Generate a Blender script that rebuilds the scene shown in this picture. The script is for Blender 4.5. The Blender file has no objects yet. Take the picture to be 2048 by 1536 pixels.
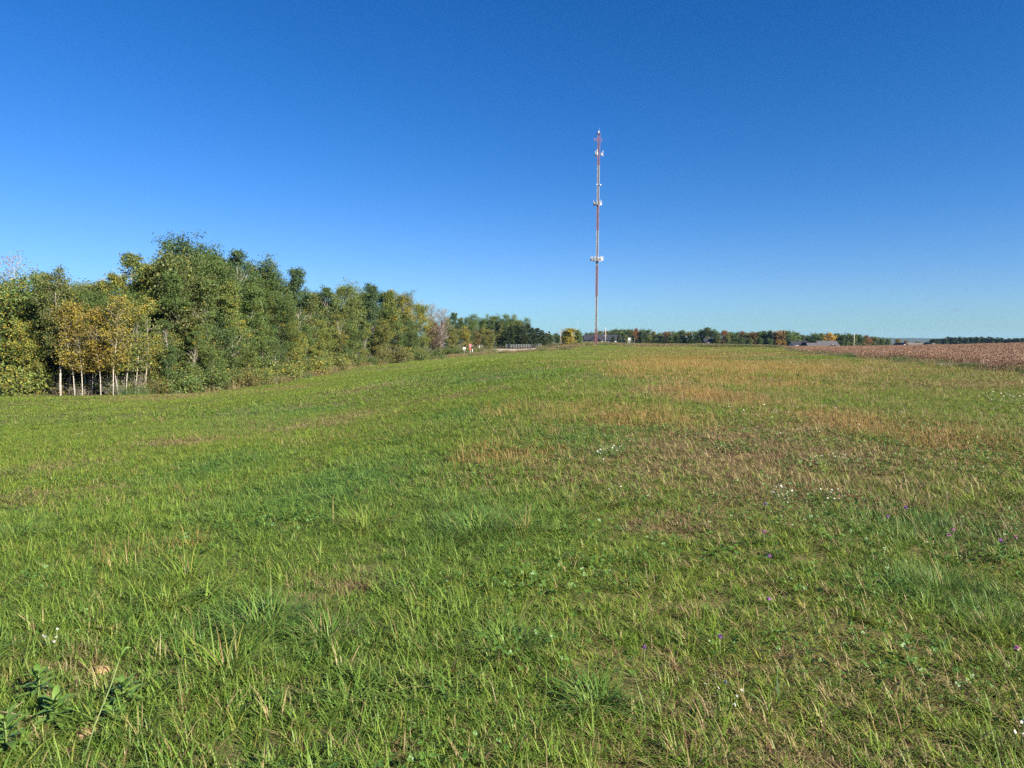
import bpy, math, random
import numpy as np
from mathutils import Matrix, Vector, Euler

# ------------------------------------------------------------------ camera, world, sun
SC = bpy.context.scene
COL = SC.collection
R = math.radians
FPX = 1400.0                       # focal length in pixels of a 2048 wide picture
PITCH, ROLL, EYE = 3.70, 0.35, 1.6
cam_d = bpy.data.cameras.new('camera')
cam_d.sensor_width = 36.0
cam_d.lens = 36.0 * FPX / 2048.0
cam_d.clip_start, cam_d.clip_end = 0.05, 30000
cam = bpy.data.objects.new('camera', cam_d)
COL.objects.link(cam)
CAM_ROT = Matrix.Rotation(R(90 - PITCH), 3, 'X') @ Matrix.Rotation(R(ROLL), 3, 'Z')
cam.matrix_world = Matrix.Translation((0, 0, EYE)) @ CAM_ROT.to_4x4()
SC.camera = cam

SUN_EL, SUN_AZ = 30.0, 128.0       # azimuth clockwise from the view direction (+Y): behind, to the right
to_sun = Vector((math.sin(R(SUN_AZ)) * math.cos(R(SUN_EL)), math.cos(R(SUN_AZ)) * math.cos(R(SUN_EL)), math.sin(R(SUN_EL))))
world = bpy.data.worlds.new('World')
SC.world = world
world.use_nodes = True
wn, wl = world.node_tree.nodes, world.node_tree.links
wn.clear()
sky = wn.new('ShaderNodeTexSky')
sky.sky_type = 'NISHITA'
sky.sun_disc = False
sky.sun_elevation = R(SUN_EL)
sky.sun_rotation = R(SUN_AZ)
sky.altitude = 300
sky.air_density = 1.0
sky.dust_density = 0.2
sky.ozone_density = 4.0
hsv = wn.new('ShaderNodeHueSaturation')
hsv.inputs['Saturation'].default_value = 1.25
hsv.inputs['Hue'].default_value = 0.5
bg = wn.new('ShaderNodeBackground')
bg.inputs['Strength'].default_value = 0.05
wo = wn.new('ShaderNodeOutputWorld')
wl.new(sky.outputs[0], hsv.inputs['Color'])
# the deep saturated blue of the dry autumn sky: one curve per channel, the same all over the sky
_sp, _cb = wn.new('ShaderNodeSeparateColor'), wn.new('ShaderNodeCombineColor')
wl.new(hsv.outputs[0], _sp.inputs[0])
SKY_GAIN = 7.0
for _c, (_pw, _a, _b) in enumerate(((1.5, 0.43, 1.95), (1.14, 0.78, 0.38), (1.06, 0.70, 0.03))):
    # per channel: x = (raw / 10) ** power, out = gain * x / (a + b x)
    _d, _p, _m, _q, _g = (wn.new('ShaderNodeMath') for _ in range(5))
    _d.operation, _p.operation, _m.operation, _q.operation, _g.operation = 'MULTIPLY', 'POWER', 'MULTIPLY_ADD', 'DIVIDE', 'MULTIPLY'
    _d.inputs[1].default_value, _p.inputs[1].default_value, _g.inputs[1].default_value = 0.1, _pw, SKY_GAIN
    _m.inputs[1].default_value, _m.inputs[2].default_value = _b, _a
    wl.new(_sp.outputs[_c], _d.inputs[0])
    wl.new(_d.outputs[0], _p.inputs[0])
    wl.new(_p.outputs[0], _m.inputs[0])
    wl.new(_p.outputs[0], _q.inputs[0])
    wl.new(_m.outputs[0], _q.inputs[1])
    wl.new(_q.outputs[0], _g.inputs[0])
    wl.new(_g.outputs[0], _cb.inputs[_c])
wl.new(_cb.outputs[0], bg.inputs['Color'])
wl.new(bg.outputs[0], wo.inputs['Surface'])

sd = bpy.data.lights.new('sun', 'SUN')
sd.energy = 5.0
sd.angle = R(0.5)
sd.color = (1.0, 0.92, 0.80)
sun = bpy.data.objects.new('sun', sd)
sun.rotation_euler = to_sun.to_track_quat('Z', 'Y').to_euler()
sun.location = to_sun * 100
COL.objects.link(sun)

SC.view_settings.view_transform = 'Standard'
SC.view_settings.look = 'None'
SC.view_settings.exposure = 1.6
SC.view_settings.gamma = 1.0
SC.view_settings.use_curve_mapping = False
SC.render.engine = 'CYCLES'
cy = SC.cycles
cy.use_denoising = False
cy.denoiser = 'OPENIMAGEDENOISE'
cy.denoising_input_passes = 'RGB_ALBEDO_NORMAL'
cy.denoising_prefilter = 'ACCURATE'
cy.max_bounces = 5
cy.diffuse_bounces = 3
cy.glossy_bounces = 2
cy.transmission_bounces = 3
cy.transparent_max_bounces = 4
cy.volume_bounces = 0
cy.sample_clamp_indirect = 4.0

# ------------------------------------------------------------------ geometry helpers
RNG = np.random.default_rng(7)
random.seed(7)


def proj(px, py, Y):
    """The place at depth Y that the camera sees at photo pixel (px, py)."""
    d = CAM_ROT @ Vector(((px - 1024) / FPX, -(py - 768) / FPX, -1.0))
    k = Y / d.y
    return (d.x * k, Y, EYE + d.z * k)


def hash2(ix, iy, seed):
    n = (ix.astype(np.int64) * 374761393 + iy.astype(np.int64) * 668265263 + seed * 982451653) & 0xffffffff
    n = ((n ^ (n >> 13)) * 1274126177) & 0xffffffff
    return ((n ^ (n >> 16)) & 0xffffff) / float(0xffffff)


def vnoise(x, y, scale, seed=0):
    x = np.asarray(x, float) / scale + 1000.3
    y = np.asarray(y, float) / scale + 1000.7
    ix, iy = np.floor(x), np.floor(y)
    fx, fy = x - ix, y - iy
    fx = fx * fx * (3 - 2 * fx)
    fy = fy * fy * (3 - 2 * fy)
    a, b = hash2(ix, iy, seed), hash2(ix + 1, iy, seed)
    c, d = hash2(ix, iy + 1, seed), hash2(ix + 1, iy + 1, seed)
    return (a * (1 - fx) + b * fx) * (1 - fy) + (c * (1 - fx) + d * fx) * fy


def fbm(x, y, scale, seed=0, octaves=3):
    s, amp, tot = 0, 1.0, 0
    for o in range(octaves):
        s = s + amp * vnoise(x, y, scale / 2 ** o, seed + o * 17)
        tot += amp
        amp *= 0.5
    return s / tot


# ------------------------------------------------------------------ terrain height: a spline through surveyed points
CP = []
for a in [(30, 793, 55), (250, 793, 55), (400, 785, 62), (560, 768, 75), (700, 738, 100), (900, 716, 140), (1000, 708, 165),
          (1140, 699, 188), (200, 900, 17), (200, 1000, 8.8), (200, 850, 27), (600, 850, 22), (600, 950, 11.0), (600, 800, 36),
          (1024, 720, 64), (1024, 745, 37), (1024, 800, 20), (1024, 900, 10.4), (1191, 691, 203), (1300, 695, 195), (1300, 720, 66),
          (1600, 705, 100), (1600, 780, 25), (1900, 740, 42), (1900, 800, 21), (1250, 690, 320), (1190, 686, 420), (1000, 697.5, 215), (1000, 703, 188), (1060, 695.5, 232),
          (935, 701, 195), (1050, 695, 262), (1400, 692, 230), (850, 706, 230)]:
    CP.append(proj(*a))
CP += [(0, 0, 0), (0, 4, 0), (-3, 4, 0), (3, 4, 0), (6, 8, 0.02), (0, -10, 0), (20, -10, 0.2), (-20, -10, -0.4), (-60, -40, -2), (60, -40, 1), (-25, 10, -1.1),
       (proj(100, 700, 80)[0], 80, -3.4), (proj(400, 700, 100)[0], 100, -4.4), (proj(600, 700, 130)[0], 130, -4.4), (proj(780, 700, 170)[0], 170, -3.2),
       (-80, 70, -3.5), (-110, 150, -5), (-150, 300, -3),
       (proj(1700, 700, 170)[0], 170, -0.45), (proj(1560, 700, 180)[0], 180, -0.45), (proj(2040, 700, 150)[0], 150, 0.75), (proj(1850, 700, 165)[0], 165, -0.15),
       (proj(1700, 700, 330)[0], 330, -5.0), (proj(2040, 700, 330)[0], 330, -4.0), (proj(1880, 700, 330)[0], 330, -5.5), (proj(1450, 690, 330)[0], 330, -1.6), (proj(1366, 690, 315)[0], 315, -1.7),
       (0, 700, -6), (300, 700, -11), (-400, 700, -4), (600, 600, -10), (0, 2500, -34), (2000, 2500, -34), (-2000, 2500, -30), (0, 7000, -40), (5000, 5000, -40), (-5000, 5000, -35),
       (6000, 0, -30), (-6000, 0, -30), (0, -6000, -20), (300, 100, 0.5)]
CP = np.array(CP)


def warp(x, y):
    return np.arcsinh(np.asarray(x, float) / 25.0), np.arcsinh(np.asarray(y, float) / 25.0)


_u, _v = warp(CP[:, 0], CP[:, 1])


def _tk(r2):
    return 0.5 * r2 * np.log(r2 + 1e-9)


_n = len(CP)
_K = _tk((_u[:, None] - _u[None]) ** 2 + (_v[:, None] - _v[None]) ** 2) + np.eye(_n) * 0.004
_P = np.stack([np.ones(_n), _u, _v], 1)
_A = np.zeros((_n + 3, _n + 3))
_A[:_n, :_n] = _K
_A[:_n, _n:] = _P
_A[_n:, :_n] = _P.T
_W = np.linalg.solve(_A, np.concatenate([CP[:, 2], np.zeros(3)]))


def ground_z(x, y):
    x = np.atleast_1d(np.asarray(x, float))
    y = np.atleast_1d(np.asarray(y, float))
    sh = x.shape
    u, v = warp(x.ravel(), y.ravel())
    z = _W[_n] + _W[_n + 1] * u + _W[_n + 2] * v
    for i in range(_n):
        z += _W[i] * _tk((u - _u[i]) ** 2 + (v - _v[i]) ** 2)
    z += 0.05 * (vnoise(x.ravel(), y.ravel(), 1.3, 5) - 0.5) + 0.10 * (vnoise(x.ravel(), y.ravel(), 4.5, 9) - 0.5)
    return z.reshape(sh)


def gz(x, y):
    return float(ground_z([x], [y])[0])


def on_ground(px, py):
    """Where the ray through photo pixel (px, py) meets the ground."""
    d = CAM_ROT @ Vector(((px - 1024) / FPX, -(py - 768) / FPX, -1.0))
    ys = np.concatenate([np.arange(1.5, 30, 0.05), np.arange(30, 320, 0.5)])
    k = ys / d.y
    zr = EYE + d.z * k
    zg = ground_z(d.x * k, ys)
    i = np.argmax(zr <= zg)
    if not (zr <= zg).any():
        i = len(ys) - 1
    return float(d.x * k[i]), float(ys[i]), float(zg[i])


# plan of the place: the mown field, the wood's edge, the soybean field
def pl(*pts):
    return [proj(*p)[:2] for p in pts]


EDGE = [(-70, 53), (-50, 54.5)] + pl((0, 793, 55), (250, 793, 55.5), (400, 785, 62), (560, 768, 75), (700, 738, 100), (900, 716, 140), (1000, 708, 165), (1140, 699, 188))
SOY0, SOYK = (28.7, 39.0), 0.22


def soy_x(y):
    return SOY0[0] + (np.asarray(y, float) - SOY0[1]) * SOYK + np.maximum(np.asarray(y, float) - 100, 0) * 0.14 + 1.2 * (vnoise(np.asarray(y, float), 0 * np.asarray(y, float), 9, 3) - 0.5)


FIELD = np.array([(-70, -8)] + EDGE + [(22, 199), (40, 214), (80, 219)] + [(78, 200), (42.1, 100), (28.7, 39), (19, -8)])
SOYF = np.array([(22, 9), (28.7, 39), (42.1, 100), (78, 200), (100, 200), (150, 185), (190, 150), (150, 60), (60, 9)])


def inside(poly, x, y):
    x, y = np.asarray(x, float), np.asarray(y, float)
    r = np.zeros(x.shape, bool)
    n = len(poly)
    for i in range(n):
        x0, y0 = poly[i]
        x1, y1 = poly[(i + 1) % n]
        c = ((y0 > y) != (y1 > y)) & (x < (x1 - x0) * (y - y0) / (y1 - y0 + 1e-12) + x0)
        r ^= c
    return r


_ex = np.array([p[0] for p in EDGE])
_ey = np.array([p[1] for p in EDGE])


# where the sward is dry, orange with seed heads, or lusher: patches read off the photo
def blob(px, py, rx, ry):
    X, Y, Z = on_ground(px, py)
    a, b = on_ground(px, py + ry), on_ground(px, max(py - ry, 694))
    return (X, Y, rx * Y / FPX, max((b[1] - a[1]) / 2, 0.1))


DRY_B = [blob(*b) for b in [(350, 792, 110, 7), (560, 777, 60, 5), (760, 772, 60, 6), (640, 850, 110, 8), (380, 885, 110, 8), (110, 940, 90, 20), (700, 835, 90, 8),
                            (1110, 778, 25, 6), (930, 790, 60, 5), (60, 1000, 60, 30), (640, 1190, 70, 40), (60, 1480, 70, 60), (200, 1330, 80, 25), (370, 760, 60, 4),
                            (1320, 1060, 60, 25), (1330, 790, 60, 12)]]
ORA_B = [blob(*b) for b in [(1420, 790, 90, 14), (1210, 825, 110, 22), (1290, 840, 90, 22), (1000, 905, 90, 25), (1500, 765, 160, 16), (1290, 745, 90, 10), (1400, 735, 160, 10),
                            (1550, 735, 130, 8), (1800, 865, 130, 40), (1700, 840, 110, 30), (1350, 715, 130, 6), (1900, 870, 90, 40), (370, 1090, 45, 45), (1010, 820, 50, 10)]]
LUSH_B = [blob(*b) for b in [(490, 822, 60, 9), (640, 820, 70, 8), (930, 828, 60, 10), (960, 1050, 130, 50), (440, 940, 90, 30), (820, 760, 60, 5), (1000, 755, 100, 8),
                             (700, 960, 160, 50), (520, 1260, 130, 60), (1170, 880, 60, 20), (1200, 755, 50, 12), (1850, 1060, 160, 40), (1850, 1180, 130, 40)]]


def blobs(L, x, y):
    m = np.zeros(np.shape(x))
    for (bx, by, rx, ry) in L:
        d = ((x - bx) / rx) ** 2 + ((y - by) / ry) ** 2
        m = np.maximum(m, np.exp(-d * 0.9))
    return m


def sward(x, y):
    """dry share, orange share, dark green share (lusher growth plus painted near shade) of the grass at each place."""
    x, y = np.asarray(x, float), np.asarray(y, float)
    wob = (fbm(x, y, 5, 21) - 0.5) * (3 + 0.06 * y)
    side = 1 / (1 + np.exp(-(x - 0.135 * y + wob - 0.1) / (0.25 + 0.02 * y)))
    n1, n2, n3 = fbm(x, y, 2.2, 31), fbm(x, y, 7, 41), fbm(x, y * 1.4, 16, 51)
    dry = 0.07 + 0.11 * side * np.clip(y / 10, 0, 1) + 0.5 * np.clip(n1 - 0.50, 0, 1) + 0.5 * np.clip(n2 - 0.52, 0, 1)
    dry += side * (0.11 + 0.8 * np.clip(n2 - 0.42, -0.2, 1) + 0.5 * (n1 - 0.5))
    b = blobs(DRY_B, x, y)
    o = blobs(ORA_B, x, y)
    l = blobs(LUSH_B, x, y)
    far = np.clip((y - 10) / 30, 0, 1)
    ora = side * far * (0.16 + 0.16 * np.clip((y - 25) / 30, 0, 1) + 0.6 * np.clip(n3 - 0.44, 0, 1)) + 0.65 * o
    dry = dry + 0.6 * b * (0.6 + 0.8 * n1) + 0.30 * o * (0.5 + n1) - 0.25 * l
    lush_shade = np.clip((n2 - 0.5) * 1.2, 0, 1) + 0.8 * l - 0.4 * side * (1 - l) + 0.45 * np.clip(1 - y / 9, 0, 1) * (0.5 + n1)  # last term darkens the near grass: self-shading put into colour, besides greener growth
    return np.clip(dry, 0.03, 0.85), np.clip(ora, 0, 1), np.clip(lush_shade, 0, 1)


# ------------------------------------------------------------------ mesh building
def np_mesh(name, V, F, mats=(), attrs=None, smooth=False):
    V = np.asarray(V, np.float32)
    F = np.asarray(F, np.int32)
    me = bpy.data.meshes.new(name)
    k = F.shape[1]
    me.vertices.add(len(V))
    me.vertices.foreach_set('co', V.ravel())
    me.loops.add(F.size)
    me.loops.foreach_set('vertex_index', F.ravel())
    me.polygons.add(len(F))
    me.polygons.foreach_set('loop_start', np.arange(0, F.size, k, dtype=np.int32))
    me.polygons.foreach_set('use_smooth', np.full(len(F), smooth))
    for key, arr in (attrs or {}).items():
        arr = np.asarray(arr, np.float32)
        if arr.ndim == 1:
            me.attributes.new(key, 'FLOAT', 'POINT').data.foreach_set('value', arr)
        else:
            me.attributes.new(key, 'FLOAT_VECTOR', 'POINT').data.foreach_set('vector', arr.ravel())
    for m in mats:
        me.materials.append(m)
    me.update(calc_edges=True)
    return me


class MB:
    """Collects boxes, bars, tubes and prisms; build() links them as one mesh object."""

    def __init__(self):
        self.v, self.f = [], []

    def poly(self, verts, faces):
        o = len(self.v)
        self.v += [tuple(p) for p in verts]
        self.f += [tuple(o + i for i in f) for f in faces]

    def box(self, x0, y0, z0, x1, y1, z1):
        self.poly([(x0, y0, z0), (x1, y0, z0), (x1, y1, z0), (x0, y1, z0), (x0, y0, z1), (x1, y0, z1), (x1, y1, z1), (x0, y1, z1)],
                  [(0, 3, 2, 1), (4, 5, 6, 7), (0, 1, 5, 4), (1, 2, 6, 5), (2, 3, 7, 6), (3, 0, 4, 7)])

    def tube(self, pts, rad, n=6, caps=True):
        pts = [Vector(p) for p in pts]
        if not hasattr(rad, '__len__'):
            rad = [rad] * len(pts)
        o = len(self.v)
        for i, p in enumerate(pts):
            t = (pts[min(i + 1, len(pts) - 1)] - pts[max(i - 1, 0)]).normalized()
            a = t.cross(Vector((0.03, 1, 0.02)) if abs(t.y) < 0.9 else Vector((1, 0, 0.02))).normalized()
            b = t.cross(a)
            for k in range(n):
                w = 2 * math.pi * k / n
                self.v.append(tuple(p + (a * math.cos(w) + b * math.sin(w)) * rad[i]))
        for i in range(len(pts) - 1):
            for k in range(n):
                k2 = (k + 1) % n
                self.f.append((o + i * n + k, o + i * n + k2, o + (i + 1) * n + k2, o + (i + 1) * n + k))
        if caps:
            self.f.append(tuple(o + k for k in reversed(range(n))))
            e = o + (len(pts) - 1) * n
            self.f.append(tuple(e + k for k in range(n)))

    def mesh(self, name, mat, smooth=False):
        me = bpy.data.meshes.new(name)
        me.from_pydata(self.v, [], self.f)
        me.materials.append(mat)
        if smooth:
            me.polygons.foreach_set('use_smooth', [True] * len(me.polygons))
        me.update()
        return me

    def build(self, name, mat, parent=None, smooth=False):
        return link(name, self.mesh(name, mat, smooth), parent)


def link(name, data, parent=None, loc=None):
    o = bpy.data.objects.new(name, data)
    COL.objects.link(o)
    if parent is not None:
        o.parent = parent
    if loc is not None:
        o.location = loc
    return o


def tag(o, label=None, cat=None, group=None, kind=None):
    if label:
        o['label'] = label
    if cat:
        o['category'] = cat
    if group:
        o['group'] = group
    if kind:
        o['kind'] = kind
    return o


def thing(name, label, cat, loc=(0, 0, 0), rz=0.0, group=None):
    o = link(name, None, None, loc)
    o.rotation_euler = (0, 0, rz)
    return tag(o, label, cat, group)


# ------------------------------------------------------------------ materials
class NT:
    def __init__(self, name):
        self.m = bpy.data.materials.new(name)
        self.m.use_nodes = True
        self.n, self.l = self.m.node_tree.nodes, self.m.node_tree.links
        self.n.clear()
        self.out = self.n.new('ShaderNodeOutputMaterial')

    def node(self, t, **kw):
        nd = self.n.new(t)
        for k, v in kw.items():
            setattr(nd, k, v)
        return nd

    def put(self, sock, v):
        if isinstance(v, bpy.types.NodeSocket):
            self.l.new(v, sock)
        elif isinstance(v, (tuple, list)) and len(v) == 3 and sock.type == 'RGBA':
            sock.default_value = (*v, 1)
        else:
            sock.default_value = v

    def math(self, op, a, b=0.5, c=None, clamp=False):
        nd = self.node('ShaderNodeMath', operation=op, use_clamp=clamp)
        self.put(nd.inputs[0], a)
        self.put(nd.inputs[1], b)
        if c is not None:
            self.put(nd.inputs[2], c)
        return nd.outputs[0]

    def mix(self, fac, a, b, mode='MIX'):
        nd = self.node('ShaderNodeMix', data_type='RGBA', blend_type=mode)
        self.put(nd.inputs[0], fac)
        self.put(nd.inputs[6], a)
        self.put(nd.inputs[7], b)
        return nd.outputs[2]

    def noise(self, scale, vec=None, detail=3.0, rough=0.55):
        nd = self.node('ShaderNodeTexNoise')
        nd.inputs['Scale'].default_value = scale
        nd.inputs['Detail'].default_value = detail
        nd.inputs['Roughness'].default_value = rough
        if vec is not None:
            self.put(nd.inputs['Vector'], vec)
        return nd.outputs['Fac']

    def ramp(self, fac, lo, hi):
        nd = self.node('ShaderNodeMapRange')
        self.put(nd.inputs[0], fac)
        nd.inputs[1].default_value, nd.inputs[2].default_value = lo, hi
        return nd.outputs[0]

    def pos(self):
        return self.node('ShaderNodeNewGeometry').outputs['Position']

    def obj_pos(self):
        return self.node('ShaderNodeTexCoord').outputs['Object']

    def attr(self, name, typ='GEOMETRY', out='Vector'):
        nd = self.node('ShaderNodeAttribute', attribute_type=typ, attribute_name=name)
        return nd.outputs[out]

    def sep(self, vec):
        nd = self.node('ShaderNodeSeparateXYZ')
        self.put(nd.inputs[0], vec)
        return nd.outputs

    def surface(self, color, rough=0.7, spec=0.3, trans=0.0, trans_col=None, bump=None, metal=0.0):
        p = self.node('ShaderNodeBsdfPrincipled')
        self.put(p.inputs['Base Color'], color)
        self.put(p.inputs['Roughness'], rough)
        p.inputs['Specular IOR Level'].default_value = spec
        p.inputs['Metallic'].default_value = metal
        if bump is not None:
            b = self.node('ShaderNodeBump')
            b.inputs['Strength'].default_value = bump[1]
            b.inputs['Distance'].default_value = bump[2]
            self.put(b.inputs['Height'], bump[0])
            self.l.new(b.outputs[0], p.inputs['Normal'])
        s = p.outputs[0]
        if trans > 0:
            t = self.node('ShaderNodeBsdfTranslucent')
            self.put(t.inputs['Color'], trans_col if trans_col is not None else color)
            mx = self.node('ShaderNodeMixShader')
            mx.inputs[0].default_value = trans
            self.l.new(s, mx.inputs[1])
            self.l.new(t.outputs[0], mx.inputs[2])
            s = mx.outputs[0]
        self.l.new(s, self.out.inputs['Surface'])
        return self.m


def plain(name, c, rough=0.6, var=0.25, scale=8.0, spec=0.3, metal=0.0):
    t = NT(name)
    n = t.noise(scale, t.obj_pos(), 4)
    f = t.ramp(n, 0.3, 0.7)
    return t.surface(t.mix(f, tuple(x * (1 - var) for x in c), tuple(min(1, x * (1 + var)) for x in c)), rough, spec, metal=metal)


def leaf_mat(name, autumn=(0.37, 0.285, 0.035), trans=0.28):
    """Foliage: the object's colour, turned autumn coloured on as many of its clusters as its alpha says."""
    t = NT(name)
    oi = t.node('ShaderNodeObjectInfo')
    r = t.sep(t.attr('rnd'))
    a = t.math('SUBTRACT', t.math('MULTIPLY', oi.outputs['Alpha'], 0.85), r[1])
    a = t.ramp(a, -0.10, 0.12)
    c = t.mix(a, oi.outputs['Color'], autumn)
    v = t.math('MULTIPLY_ADD', r[0], 0.70, t.math('MULTIPLY_ADD', r[1], 0.45, 0.45))
    c = t.mix(1.0, c, t.node('ShaderNodeCombineColor').outputs[0], 'MULTIPLY') if False else c
    hs = t.node('ShaderNodeHueSaturation')
    t.put(hs.inputs['Color'], c)
    t.put(hs.inputs['Value'], v)
    t.put(hs.inputs['Hue'], t.math('MULTIPLY_ADD', r[2], 0.05, 0.475))
    return t.surface(hs.outputs[0], 0.55, 0.25, trans)


def bark_mat(name, c, dark, scale=3.0):
    t = NT(name)
    p = t.obj_pos()
    mp = t.node('ShaderNodeMapping')
    mp.inputs['Scale'].default_value = (1.0, 1.0, 0.35) if scale < 2.9 else (1.0, 1.0, 2.2)
    t.put(mp.inputs['Vector'], p)
    f = t.ramp(t.noise(scale, mp.outputs[0], 5, 0.65), 0.46, 0.66)
    oi = t.node('ShaderNodeObjectInfo')
    c2 = t.mix(t.math('MULTIPLY', oi.outputs['Random'], 0.35), c, tuple(x * 0.55 for x in c))
    return t.surface(t.mix(f, c2, dark), 0.8, 0.2)


M = {}
M['leaf'] = leaf_mat('leaf')
M['needle'] = leaf_mat('needle', (0.10, 0.09, 0.03), 0.12)
M['pale_bark'] = bark_mat('pale_bark', (0.40, 0.365, 0.30), (0.10, 0.085, 0.07), 3.0)
M['grey_bark'] = bark_mat('grey_bark', (0.17, 0.145, 0.12), (0.06, 0.05, 0.04), 2.0)
M['twig'] = bark_mat('twig', (0.26, 0.22, 0.20), (0.14, 0.11, 0.10), 2.0)


def blade_mat(name, instanced=True, tint=None):
    t = NT(name)
    r = t.sep(t.attr('rnd'))
    if instanced:
        k = t.sep(t.attr('tint', 'INSTANCER'))
        dry, ora, lush_shade = k[0], k[1], k[2]
    else:
        dry, ora, lush_shade = tint
    isdry = t.ramp(t.math('SUBTRACT', dry, r[0]), -0.05, 0.07)
    g = t.mix(r[1], (0.060, 0.125, 0.015), (0.200, 0.275, 0.036))
    g = t.mix(t.ramp(r[2], 0.80, 0.92), g, (0.25, 0.24, 0.045))
    g = t.mix(t.math('MULTIPLY', lush_shade, 0.85), g, t.mix(r[1], (0.042, 0.115, 0.026), (0.125, 0.225, 0.048)))
    d = t.mix(r[1], (0.15, 0.110, 0.052), (0.36, 0.285, 0.135))
    d = t.mix(t.ramp(r[2], 0.78, 0.9), d, (0.16, 0.085, 0.05))
    d = t.mix(ora, d, t.mix(r[1], (0.21, 0.130, 0.04), (0.40, 0.265, 0.08)))
    c = t.mix(isdry, g, d)
    return t.surface(c, 0.5, 0.25, 0.30)


M['blade'] = blade_mat('grass_blade')
M['tuft_blade'] = blade_mat('tuft_blade', False, (0.10, 0.0, 0.75))
M['tuft_blade_light'] = blade_mat('tuft_blade_light', False, (0.16, 0.1, 0.15))
M['tuft_blade_dry'] = blade_mat('tuft_blade_dry', False, (0.75, 0.8, 0.1))


def simple_leaf(name, a, b, trans=0.25):
    t = NT(name)
    r = t.sep(t.attr('rnd'))
    return t.surface(t.mix(r[1], a, b), 0.45, 0.35, trans)


M['broadleaf'] = simple_leaf('broadleaf', (0.040, 0.098, 0.016), (0.088, 0.170, 0.026))
M['weed_leaf'] = simple_leaf('weed_leaf', (0.055, 0.10, 0.03), (0.10, 0.16, 0.045))
M['soy'] = simple_leaf('soy', (0.195, 0.112, 0.066), (0.285, 0.172, 0.103), 0.1)
M['brown_weed'] = simple_leaf('brown_weed', (0.10, 0.085, 0.035), (0.26, 0.20, 0.085), 0.15)
M['white_petal'] = simple_leaf('white_petal', (0.42, 0.41, 0.36), (0.70, 0.70, 0.62), 0.35)
M['purple_petal'] = simple_leaf('purple_petal', (0.26, 0.10, 0.34), (0.42, 0.19, 0.48), 0.3)
M['pink_petal'] = simple_leaf('pink_petal', (0.42, 0.15, 0.28), (0.56, 0.27, 0.40), 0.3)

# ------------------------------------------------------------------ ground sheet
def build_ground():
    nu, nv = 420, 420
    us = np.linspace(-math.asinh(6500 / 4.0), math.asinh(6500 / 4.0), nu)
    vs = np.linspace(-math.asinh(6500 / 4.0) * 0.55, math.asinh(6500 / 4.0), nv)
    X, Y = np.meshgrid(np.sinh(us) * 4.0, np.sinh(vs) * 4.0)
    X, Y = X.ravel(), Y.ravel()
    Z = ground_z(X, Y)
    i = np.arange(nu * nv).reshape(nv, nu)
    F = np.stack([i[:-1, :-1].ravel(), i[:-1, 1:].ravel(), i[1:, 1:].ravel(), i[1:, :-1].ravel()], 1)
    d, o, l = sward(X, Y)
    fld = inside(FIELD, X, Y).astype(float)
    soy = inside(SOYF, X, Y).astype(float)
    ex = np.interp(Y, _ey, _ex)
    wood = ((X < ex) & (Y > 50) & (Y < 330) | (Y > 54) & (X < -29)).astype(float) * (1 - fld)
    t = NT('ground')
    p = t.pos()
    k = t.sep(t.attr('tint'))
    z = t.sep(t.attr('zone'))
    fine = t.ramp(t.noise(28, p, 5, 0.7), 0.3, 0.7)
    mid = t.ramp(t.noise(1.7, p, 4), 0.3, 0.7)
    big = t.ramp(t.noise(0.05, p, 4), 0.35, 0.65)
    soil = t.mix(fine, (0.030, 0.023, 0.015), (0.15, 0.105, 0.062))
    soil = t.mix(t.math('MULTIPLY', mid, 0.25), soil, (0.24, 0.155, 0.085))
    thatch = t.mix(fine, (0.045, 0.070, 0.018), (0.14, 0.16, 0.05))
    dryc = t.mix(fine, (0.13, 0.085, 0.04), (0.30, 0.19, 0.07))
    thatch = t.mix(k[0], thatch, dryc)
    field = t.mix(0.45, thatch, soil)
    wide = t.mix(big, (0.07, 0.095, 0.03), (0.17, 0.13, 0.06))
    litter = t.mix(fine, (0.05, 0.038, 0.025), (0.13, 0.095, 0.05))
    soyc = t.mix(fine, (0.10, 0.06, 0.035), (0.24, 0.15, 0.085))
    c = t.mix(z[0], wide, field)
    c = t.mix(z[1], c, litter)
    c = t.mix(z[2], c, soyc)
    mat = t.surface(c, 0.95, 0.1, bump=(t.noise(40, p, 5, 0.7), 0.6, 0.02))
    me = np_mesh('ground', np.stack([X, Y, Z], 1), F, [mat], {'tint': np.stack([d, o, l], 1), 'zone': np.stack([fld, wood, soy], 1)}, True)
    tag(link('ground', me), 'gently rolling ground under the field and the woods', kind='structure')


build_ground()


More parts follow.
